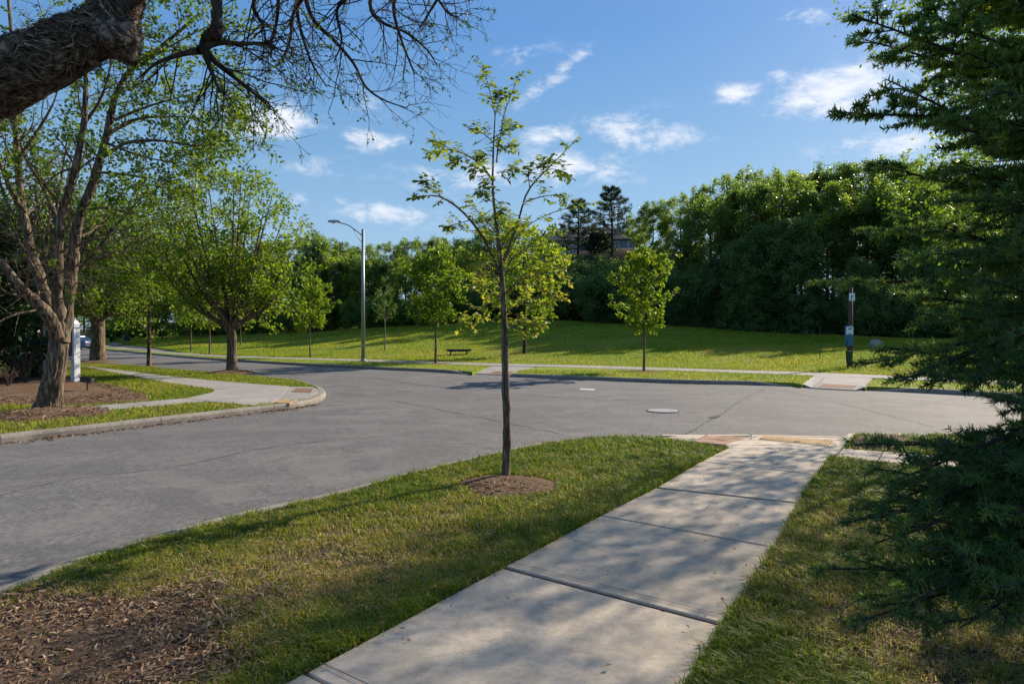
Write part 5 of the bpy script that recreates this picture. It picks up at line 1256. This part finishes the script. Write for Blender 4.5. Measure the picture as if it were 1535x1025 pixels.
def wood(px_, py_top, Y, proto, label, group, name='woodland_tree', dbase=-.2, wide=1.0, zb=None):
    rx = (px_ - CX) / FPX; x = rx * Y; z = float(hxy(x, Y)) if zb is None else zb
    top = EYE + (500 - py_top) * Y / 1000; H = top - z; s = H / (PROTO_H[proto] * 1.03)
    sxy = max(.5, min(1.1, s ** .7)) * .92 * wide
    r = place(name, 'fa%d' % proto, fa[proto], (x, Y, z + dbase), label, group, rz=rgw.random() * 6.28, s=sxy, sz=s)
    return r
GL_, LL_ = 'trees of the wood behind the lawn, left of the house', 'leafy tree in the long wood behind the lawn, left of the hilltop house'
for i in range(20):
    px_ = 150 + i * 31 + rgw.uniform(-8, 8); Y = np.interp(px_, KX, YE) + 3 + rgw.uniform(0, 4); top = np.interp(px_, [100, 300, 420, 480, 560, 640, 700, 800], [372, 372, 360, 352, 372, 352, 348, 400]) + rgw.uniform(-4, 16)
    if px_ > 770: continue
    lb_ = band(px_, 'leafy woodland tree', ', front row'); wood(px_, top + 14, Y, rgw.choice([0, 2, 2, 1]), lb_, lb_)
for i in range(16):
    px_ = 130 + i * 38 + rgw.uniform(-8, 8); Y = np.interp(px_, KX, YE) + 12 + rgw.uniform(0, 5); top = np.interp(px_, [100, 300, 420, 480, 560, 640, 700, 800], [365, 360, 350, 345, 362, 345, 350, 395]) + rgw.uniform(-4, 8)
    if px_ > 740: continue
    lb_ = band(px_, 'taller woodland tree', ', back row'); wood(px_, top, Y, rgw.choice([0, 1, 4]), lb_, lb_)
for px_, Y, top in ((-60, 60, 330), (0, 75, 345), (60, 95, 350), (115, 105, 360), (20, 48, 340)): wood(px_, top, Y, 2, 'leafy tree of the shaded wood at the end of the side street', 'trees at the end of the side street')
wood(745, 312, 84, 0, 'tall round topped wood tree rising behind the near sapling', None)
wood(958, 322, 84, 4, 'slim dark tree covering the right end of the hilltop house', None)
wood(822, 362, 93, 1, 'rounded tree covering the left end of the hilltop house', None)
wood(475, 350, 96, 3, 'dark feathery conifer topping the wood left of the street lamp', None)
# understory on the slope below the house
GB, LB = 'bushes on the slope below the house', 'leafy bush on the shaded slope below the hilltop house'
for i in range(30):
    px_ = 770 + (i % 10) * 29 + rgw.uniform(-8, 8); row = i // 10; Y = np.interp(px_, KX, YE) + 1.5 + row * 6.5 + rgw.uniform(0, 2)
    x = (px_ - CX) / FPX * Y; pr_, key = (bush, 'bush') if rgw.random() < .45 else (bushd, 'bushd')
    zb_ = float(hxy(x, Y)); Ha = min(4.3, EYE + (500 - (398 + rgw.uniform(0, 14) if px_ > 790 else 380)) * Y / 1000 - zb_)
    if Ha < .8: continue
    place('slope_bush', key, pr_, (x, Y, zb_ - .3), band(px_, 'slope bush', (', lowest row', ', middle row', ', topmost row')[row]), band(px_, 'slope bush', (', lowest row', ', middle row', ', topmost row')[row]), rz=rgw.random() * 6, s=max(.6, min(1.05, Ha / 4)), cat='bush', sz=Ha / 4.9)
GB2, LB2 = 'bushes along the edge of the lawn left of the house', 'low bush along the wood edge where the lawn ends, left of the house'
for i in range(22):
    px_ = 170 + i * 28 + rgw.uniform(-8, 8); Y = np.interp(px_, KX, YE) + 1.0 + rgw.uniform(0, 1.5); x = (px_ - CX) / FPX * Y; pr_, key = (bush, 'bush') if rgw.random() < .6 else (bushd, 'bushd')
    place('edge_bush', key, pr_, (x, Y, float(hxy(x, Y)) - .4), band(px_, 'low bush', ', where the lawn ends'), band(px_, 'low bush', ', where the lawn ends'), rz=rgw.random() * 6, s=rgw.uniform(.7, 1.0), sz=rgw.uniform(.6, .9), cat='bush')
# right wood
GR, LR = 'tall trees of the wood right of the house', 'tall leafy tree in the dark wood right of the hilltop house'
tops = lambda p_: np.interp(p_, [930, 970, 1000, 1060, 1120, 1200, 1270, 1340, 1420, 1560, 1700], [330, 288, 272, 262, 240, 226, 232, 232, 250, 260, 260])
for i in range(16):
    px_ = 985 + i * 43 + rgw.uniform(-10, 10); Y = np.interp(px_, KX, YE) + 13 + rgw.uniform(0, 4); wood(px_, tops(px_) + rgw.uniform(-10, 26), Y, rgw.choice([1, 4, 4, 0]), band(px_, 'tall sunlit woodland tree', ', back row'), band(px_, 'tall sunlit woodland tree', ', back row'))
for i in range(11):
    px_ = 1000 + i * 60 + rgw.uniform(-10, 10); Y = np.interp(px_, KX, YE) + 5 + rgw.uniform(0, 3); wood(px_, tops(px_) + 25 + rgw.uniform(0, 30) + (30 if px_ < 1060 else 0), Y, rgw.choice([1, 4, 2]), band(px_, 'shaded woodland tree', ', middle row'), band(px_, 'shaded woodland tree', ', middle row'))
GD, LD = 'dark feathery trees at the front of the right wood', 'dark feathery tree at the front edge of the wood right of the house'
for px_, top, dy in ((1035, 402, 1.5), (1072, 378, 2.5), (1110, 350, 2), (1150, 325, 3), (1190, 316, 2), (1130, 398, 1), (1290, 380, 3), (1380, 360, 3)):
    Y = np.interp(px_, KX, YE) + dy; wood(px_, top, Y, 3, band(px_, 'dark feathery evergreen', ', front row'), band(px_, 'dark feathery evergreen', ', front row'), wide=1.15)
GB3, LB3 = 'bushes under the right wood', 'low dark bush at the foot of the wood right of the house'
for i in range(22):
    px_ = 1030 + i * 27 + rgw.uniform(-8, 8); Y = np.interp(px_, KX, YE) + 2.0 + rgw.uniform(0, 4); x = (px_ - CX) / FPX * Y
    place('edge_bush', 'bushd', bushd, (x, Y, float(hxy(x, Y)) - .4), band(px_, 'low dark bush', ', at the foot of the wood'), band(px_, 'low dark bush', ', at the foot of the wood'), rz=rgw.random() * 6, s=rgw.uniform(.5, .8), sz=rgw.uniform(.4, .65), cat='bush')
# pines in front of the house
def pine(seed, H, bare, cr, n):
    rg = np.random.default_rng(seed); tg, lg = Geo(), Geo(); limb(tg, [np.zeros(3), np.array([.1, 0, H * .5]), np.array([0, 0, H])], [.2, .14, .03], n=20, sides=8); prs = []
    for i in range(n):
        f = (i // 4) / (n / 4) ; z_ = bare + (H - bare) * (f + .02 * rg.random()); a = i * 1.57 + (i // 4) * .7 + rg.random() * .5; L = cr * (1 - f) ** .75 * (.55 + .7 * rg.random()) + .25
        s0 = np.array([0, 0, z_]); e = s0 + np.array([math.cos(a) * L, math.sin(a) * L, L * (.18 + .1 * f)]); prs.append(limb(tg, [s0, (s0 + e) / 2 + [0, 0, -.06 * L], e], [.06, .04, .012], n=8, sides=4))
    Pm, Rm = stack(*prs); l2, r2 = grow(rg, Pm, Rm, 10, .25, 1, .8, 45, up=.1, K=4, rmin=.008, lend=.5); fk = np.repeat(np.clip(np.linalg.norm(Pm[:, -1] - Pm[:, 0], axis=1) / (cr * .75), .25, 1), 10)[:, None, None]; l2 = l2[:, :1] + (l2 - l2[:, :1]) * fk; l2[:, :, 2] = l2[:, :, 2] * .6 + l2[:, :1, 2] * .4; v, q_ = tubes(l2, r2, 3); tg.quads(v, q_)
    spray(rg, lg, l2, r2, 34, .26, .055, .07, t0=.1, tint0=.45, tv=.2, flat=.3, droop=-.25)
    return tg.build('trunk', MAT['barkdark'], None, smooth=True), lg.build('crown', MAT['pine'], None)
for px_, top, Y, sd, bare, cr, lab in ((866, 298, 86, 301, 3.4, 3.3, 'dark pine with ragged crown in front of the house roof'), (916, 279, 80, 302, 7.2, 3.4, 'tall pine with bare lower trunk beside the hilltop house'), (897, 345, 84, 303, 2.5, 2.0, 'small dark pine between the two taller pines at the house')):
    x = (px_ - CX) / FPX * Y; z = float(hxy(x, Y)); H = EYE + (500 - top) * Y / 1000 - z
    pr_ = pine(sd, H, min(bare, H * .5), cr, 40); root = empty('pine_tree', (x, Y, z), lab, 'tree')
    for o in pr_: o.parent = root

# ------------------------------------------------------------------ house on the hill
hb = P(874, 391, 104.); hz_ = float(hb[2]) - .6
house = empty('hilltop_house', (hb[0], hb[1], hz_), 'grey single storey house with brown hipped roof among the hilltop trees', 'house', rz=math.radians(-8))
m = MB().box((0, 0, 1.0), (15, 8, 4.4)); m.box((6.0, -3.4, .9), (5, 4, 4.2)); m.build('wall', MAT['siding'], house)
def hip(m, cx, cy, lx, ly, z0, h, ov=.5):
    lx, ly = lx / 2 + ov, ly / 2 + ov; r = max(.3, lx - ly)
    if lx >= ly: rid = [(cx - r, cy, z0 + h), (cx + r, cy, z0 + h)]
    else: r = ly - lx; rid = [(cx, cy - r, z0 + h), (cx, cy + r, z0 + h)]
    vs = [(cx - lx, cy - ly, z0), (cx + lx, cy - ly, z0), (cx + lx, cy + ly, z0), (cx - lx, cy + ly, z0)] + rid
    if lx >= ly: fs = [(0, 1, 5, 4), (1, 2, 5), (2, 3, 4, 5), (3, 0, 4)]
    else: fs = [(0, 1, 4), (1, 2, 5, 4), (2, 3, 5), (3, 0, 4, 5)]
    m.add(vs, fs + [(3, 2, 1, 0)])
m = MB(); hip(m, 0, 0, 15, 8, 3.2, 2.6); hip(m, 6, -3.4, 5, 4, 3.05, 1.5); rf = m.build('roof', MAT['roofing'], house)
MB().box((-3.2, 1.0, 5.6), (.8, .7, 1.6)).build('chimney', MAT['brown'], rf)
for (x, y, w_, h_) in ((-5.6, -4.03, 1.6, 1.3), (-3.0, -4.03, 1.0, 1.3), (0.2, -4.03, 1.2, 1.5), (2.2, -4.03, 1.2, 1.5), (4.9, -5.43, .9, 1.4), (7.2, -5.43, .9, 1.4)):
    fr = MB().box((x, y - .02, 2.0), (w_ + .2, .08, h_ + .2)).build('window', MAT['trim'], house); mm = MB()
    for sx_ in (-1, 1): mm.box((x + sx_ * w_ / 4, y - .075, 2.0), (w_ / 2 - .05, .03, h_))
    mm.build('pane', MAT['window'], fr)
MB().box((-7.55, -1.0, 1.6), (.08, 3, 3.0)).build('brown_side_panel', MAT['brown'], house)

# ------------------------------------------------------------------ street lamp
b = G(544.5, 542); H = 197 / 1000 * b[1]
sl_ = empty('street_lamp', b, 'tall grey steel street lamp with curved arm on the far grass strip', 'street lamp')
MB().box((0, 0, .03), (.42, .42, .06)).cyl((0, 0, .06), (0, 0, .16), .15, .13, 16).build('base', MAT['galv'], sl_, bevel=.01)
m = MB().cyl((0, 0, .06), (0, 0, H), .115, .075, 20); m.cyl((0, 0, H), (0, 0, H + .06), .08, .03, 20); m.build('pole', MAT['galv'], sl_, smooth=True)
g = Geo(); kpx = b[1] / 1000
ap = [np.array([0, 0, H - .35]), np.array([-10 * kpx, 0, H - .35 + 8 * kpx]), np.array([-22 * kpx, 0, H + 7 * kpx]), np.array([-36 * kpx, 0, H + 11 * kpx])]
limb(g, ap, [.035, .032, .03], n=20, sides=10); limb(g, [np.array([0, 0, H - .75]), np.array([-6 * kpx, 0, H - .5]), np.array([-14 * kpx, 0, H - .35 + 10 * kpx])], [.02, .02], n=12, sides=8)
g.build('arm', MAT['galv'], sl_, smooth=True)
hx = -43 * kpx; hz2 = H + 12.2 * kpx
prof = [(-.36, .03, .05), (-.30, .12, .09), (0, .15, .11), (.28, .10, .09), (.38, .05, .05)]; m = MB(); n = 12; vs = []
for (xx, wy, hh) in prof:
    for i in range(n): a = 2 * math.pi * i / n; vs.append((hx + xx, wy * math.cos(a), hz2 + hh * math.sin(a) * (1 if math.sin(a) > 0 else .45)))
fs = [(k * n + i, k * n + (i + 1) % n, (k + 1) * n + (i + 1) % n, (k + 1) * n + i) for k in range(4) for i in range(n)] + [tuple(range(n))[::-1], tuple(range(4 * n, 5 * n))]
m.add(vs, fs); hd = m.build('lamp_head', MAT['lamp'], sl_, smooth=True)
MB().cyl((hx - .05, 0, hz2 - .09), (hx - .05, 0, hz2 - .03), .07, .11, 16).build('lens', MAT['glass'], hd, smooth=True)
MB().box((0, -.115, .9), (.10, .012, .16)).build('access_cover', MAT['lamp'], sl_)

# ------------------------------------------------------------------ bench on the lawn
b = hit(688, 531.5); kp = b[1] / 1000
bn = empty('park_bench', b, 'dark backless park bench on the sunny lawn', 'bench', rz=.08)
Lb = 39 * kp; hb_ = 8.2 * kp; m = MB()
for i in range(4): m.box((0, -.24 + i * .16, hb_ - .03), (Lb, .13, .06))
m.box((0, -.26, hb_ - .10), (Lb * .9, .05, .10)).box((0, .26, hb_ - .10), (Lb * .9, .05, .10))
m.build('seat', MAT['dark'], bn)
for sx_ in (-.32, .30):
    m = MB().box((sx_ * Lb, -.17, hb_ / 2 - .03), (.09, .09, hb_ - .03)).box((sx_ * Lb, .17, hb_ / 2 - .03), (.09, .09, hb_ - .03)).box((sx_ * Lb, 0, hb_ - .10), (.07, .5, .07)); m.build('leg', MAT['dark'], bn)
MB().box((0, 0, hb_ * .62), (Lb * .6, .06, .06)).build('stretcher', MAT['dark'], bn)

# ------------------------------------------------------------------ neighbourhood sign
pR, pL = G(112, 575), G(71, 573); vec = pL - pR; wS = np.linalg.norm(vec); rz_ = math.atan2(-vec[1], -vec[0]); kp = pR[1] / 1000
sg = empty('notice_sign', (pR + pL) / 2, 'white framed dark notice panel on two white posts behind the gnarled trunk', 'sign', rz=rz_)
for sx_, hh in ((-1, 96 * kp), (1, 96 * kp)):
    x = sx_ * wS / 2; m = MB().box((x, .03, hh * .46), (.19, .19, hh * .92)); m.box((x, .03, hh * .885), (.24, .24, .04))
    m.add([(x - .1, -.07, hh * .93), (x + .1, -.07, hh * .93), (x + .1, .13, hh * .93), (x - .1, .13, hh * .93), (x, .03, hh * 1.03)], [(0, 1, 4), (1, 2, 4), (2, 3, 4), (3, 0, 4), (3, 2, 1, 0)]); m.build('post', MAT['white'], sg)
zt, zb_ = EYE + (500 - 493) * kp, EYE + (500 - 540) * kp; x0, x1 = -wS / 2 + .14, wS / 2 + .19
fr = MB().box(((x0 + x1) / 2, -.10, (zt + zb_) / 2), (x1 - x0, .06, zt - zb_)).build('frame', MAT['white'], sg)
pn = MB().box(((x0 + x1) / 2 - .02, -.135, (zt + zb_) / 2 + .05), (x1 - x0 - .12, .02, zt - zb_ - .17)).build('panel', MAT['panel'], sg)
m = MB(); rl = random.Random(3)
for (xx, zz, w_, h_) in ((.28, .78, .05, .05), (.18, .26, .10, .05), (.34, .25, .03, .09), (.06, .10, .05, .05), (-.2, .55, .25, .03), (-.2, .45, .2, .03)):
    m.box((xx + .05, -.148, zb_ + .13 + zz * (zt - zb_ - .2)), (w_, .006, h_))
m.build('emblem', MAT['signwhite'], pn)
MB().box((x1 - .18, -.133, zb_ + .05), (.10, .012, .035)).build('label_plate', MAT['panel'], fr)
# spotlight
b = G(131, 590); sp = empty('landscape_spotlight', b, 'small black landscape spotlight on a stake in the mulch', 'spotlight')
kp = b[1] / 1000
MB().cyl((0, 0, -.05), (0, 0, .28), .022, .022, 8).build('stake', MAT['dark'], sp)
MB().box((0, 0, .36), (.30, .16, .12), ry=.12).box((.0, -.09, .42), (.33, .02, .05), ry=.12).build('housing', MAT['dark'], sp, bevel=.012)
MB().box((.02, .085, .365), (.24, .008, .08), ry=.12).build('lens', MAT['glass'], sp)
# utility box
b = hit(189, 512); ub_ = empty('utility_box', b, 'dark green domed utility box beside the far sidewalk', 'utility box'); r_ = b[1] / 1000 * 5
m = MB().cyl((0, 0, 0), (0, 0, r_ * 1.6), r_, r_ * .95, 14); m.cyl((0, 0, r_ * 1.6), (0, 0, r_ * 2.2), r_ * .95, r_ * .4, 14); m.build('housing', MAT['dgreen'], ub_, smooth=False)
MB().box((0, 0, .04), (r_ * 2.3, r_ * 2.3, .08)).build('base', MAT['walkgrey'], ub_)

# ------------------------------------------------------------------ pet waste station and post on the right
b = hit(1272, 552.5); kp = b[1] / 1000
st_ = empty('pet_waste_station', b, 'blue and white pet waste station on a dark post by the far ramp', 'dispenser', rz=.05)
MB().box((-.03, 0, 34 * kp), (.07, .07, 68 * kp)).build('post', MAT['dark'], st_)
z1, z2, z3 = 63 * kp, 50 * kp, 33 * kp
MB().box((-.02, -.05, (z1 + z3) / 2 + .03), (13.5 * kp, .04, z1 - z3)).build('backing_board', MAT['blue'], st_, bevel=.02)
sgn = MB().box((0.0, -.075, (z1 + z2) / 2 + .01), (10.5 * kp, .012, z1 - z2 - .04)).build('sign_plate', MAT['signwhite'], st_)
m = MB()
# dog pictogram and bars, as on such stations
def picto(m, s, ox, oz, y):
    for (x, z, w_, h_) in ((0, 0, .16, .055), (.09, .05, .06, .06), (-.06, -.05, .025, .06), (.06, -.05, .025, .06), (-.10, .04, .02, .05)): m.box((ox + x * s, y, oz + z * s), (w_ * s, .006, h_ * s))
picto(m, .85, 0, z1 - .10, -.084); m.box((0, -.084, z2 + .08), (.18, .006, .03)); m.box((.0, -.084, z2 + .035), (.12, .006, .02)); m.build('pictogram', MAT['blue'], sgn)
MB().box((0, -.10, z3 + .16), (.24, .06, .28)).build('bag_dispenser', MAT['blue'], st_, bevel=.015)
m = MB().cyl((-.06, -.16, 9 * kp), (-.06, -.16, 25 * kp), .13, .15, 18); m.cyl((-.06, -.16, 25 * kp), (-.06, -.16, 26.5 * kp), .165, .165, 18); m.build('bin', MAT['dgreen'], st_)
b = hit(1274, 549.5); kp = b[1] / 1000
wp = empty('wooden_pole', b, 'weathered brown wooden pole rising behind the blue and white station', 'pole')
MB().cyl((.02, 0, -.1), (.02, 0, 118 * kp), .10, .085, 14).build('pole_shaft', MAT['wood'], wp, smooth=True)
pl_ = MB().box((.0, -.15, 104 * kp), (.26, .015, .34)).build('sign_plate', MAT['signwhite'], wp); MB().box((-.03, -.162, 103 * kp), (.04, .006, .22)).box((.05, -.162, 105 * kp), (.10, .006, .04)).build('pictogram', MAT['blue'], pl_)
b = hit(1229, 539); MB_ = MB().cyl((0, 0, -.05), (0, 0, b[1] / 1000 * 48), .022, .018, 8).build('marker_stake', MAT['dgreen'], None, loc=b); tag(MB_, 'thin dark stake standing alone in the lawn left of the station', 'stake')
# pale boulder behind the bough
b = hit(1313, 521); rg = np.random.default_rng(8); vs = []; n1, n2 = 9, 14
for i in range(n1 + 1):
    for j in range(n2):
        th_, ph = math.pi * i / n1, 2 * math.pi * j / n2; r = 1 + .13 * math.sin(3 * ph + i) + .08 * rg.standard_normal(); vs.append((.42 * r * math.sin(th_) * math.cos(ph), .32 * r * math.sin(th_) * math.sin(ph), .15 + .33 * r * math.cos(th_)))
fs = [(i * n2 + j, i * n2 + (j + 1) % n2, (i + 1) * n2 + (j + 1) % n2, (i + 1) * n2 + j) for i in range(n1) for j in range(n2)]
o = MB().add(vs, fs).build('boulder', MAT['walkgrey'], None, smooth=True, loc=b); tag(o, 'pale boulder on the lawn edge beyond the fir bough', 'boulder')

# ------------------------------------------------------------------ cars
def make_car(loc, rz, paint, label):
    """side profile lofted across the width, x = length (front -x)"""
    root = empty('parked_car', loc, label, 'car', 'cars parked along the far street', rz=rz); L = 4.5; W = .88
    low = [(-2.25, .45), (-2.2, .72), (-1.9, .84), (-1.1, .95), (1.45, 1.0), (2.1, .98), (2.24, .8), (2.25, .42), (1.9, .30), (-1.95, .28)]
    m = MB(); n = len(low); rows = []
    for (y, s) in ((-W, .94), (-W * .96, 1.0), (0, 1.015), (W * .96, 1.0), (W, .94)): rows += [(x * (1 if abs(y) < W * .97 else .985), y, .3 + (z - .3) * s) for x, z in low]
    fs = [(r * n + i, r * n + (i + 1) % n, (r + 1) * n + (i + 1) % n, (r + 1) * n + i) for r in range(4) for i in range(n)] + [tuple(range(n)), tuple(range(4 * n, 5 * n))[::-1]]
    m.add(rows, fs)
    cab = [(-1.15, .93, .80), (-.45, 1.40, .62), (.75, 1.43, .62), (1.75, .98, .78)]
    roof = [(-.45, 1.40), (-.1, 1.46), (.5, 1.47), (.8, 1.43)]
    rv = [(x, y * .64, z) for x, z in roof for y in (-1, 1)]; m.add(rv + [(x, y * .62, z - .05) for x, z in roof for y in (-1, 1)], [(0, 1, 3, 2), (2, 3, 5, 4), (4, 5, 7, 6), (8, 10, 2, 0), (10, 12, 4, 2), (12, 14, 6, 4), (9, 1, 3, 11), (11, 3, 5, 13), (13, 5, 7, 15), (0, 1, 9, 8), (6, 14, 15, 7)])
    for s in (-1, 1):
        for (a, c_) in (((-1.15, .93, .80), (-.45, 1.42, .63)), ((.1, .97, .80), (.12, 1.44, .64)), ((1.62, .99, .79), (.8, 1.43, .63))): m.cyl((a[0], s * a[2], a[1]), (c_[0], s * c_[2], c_[1]), .035, .03, 6)
    m.build('body', paint, root, bevel=.03)
    vs = [(x, s * y, z) for x, z, y in cab for s in (-1, 1)]
    MB().add(vs, [(0, 1, 3, 2), (4, 5, 7, 6), (2, 3, 5, 4), (0, 2, 4, 6), (1, 7, 5, 3), (0, 6, 7, 1)]).build('windows', MAT['carglass'], root)
    for sx_ in (-1.35, 1.4):
        for sy_ in (-1, 1):
            wh = MB().cyl((sx_, sy_ * .70, .32), (sx_, sy_ * .90, .32), .32, .32, 20).build('wheel', MAT['rubber'], root); MB().cyl((sx_, sy_ * .89, .32), (sx_, sy_ * .915, .32), .2, .18, 14).build('rim', MAT['rim'], wh)
    for sy_ in (-1, 1):
        MB().box((2.20, sy_ * .68, .78), (.14, .34, .16)).build('tail_light', MAT['tail'], root, bevel=.02); MB().box((-2.14, sy_ * .66, .66), (.16, .34, .14)).build('headlight', MAT['glass'], root, bevel=.02)
        MB().box((-1.0, sy_ * .97, 1.0), (.12, .16, .12)).build('wing_mirror', paint, root, bevel=.02)
    return root
b = G(111, 524.5, ZR); make_car(b, math.radians(-12), MAT['carblue'], 'blue car with red tail light parked on the street between trunks')
b = G(48, 524, ZR); make_car(b, math.radians(-20), MAT['carwhite'], 'pale silver car half hidden behind the dark evergreen foliage')
print('objects', len(bpy.data.objects))
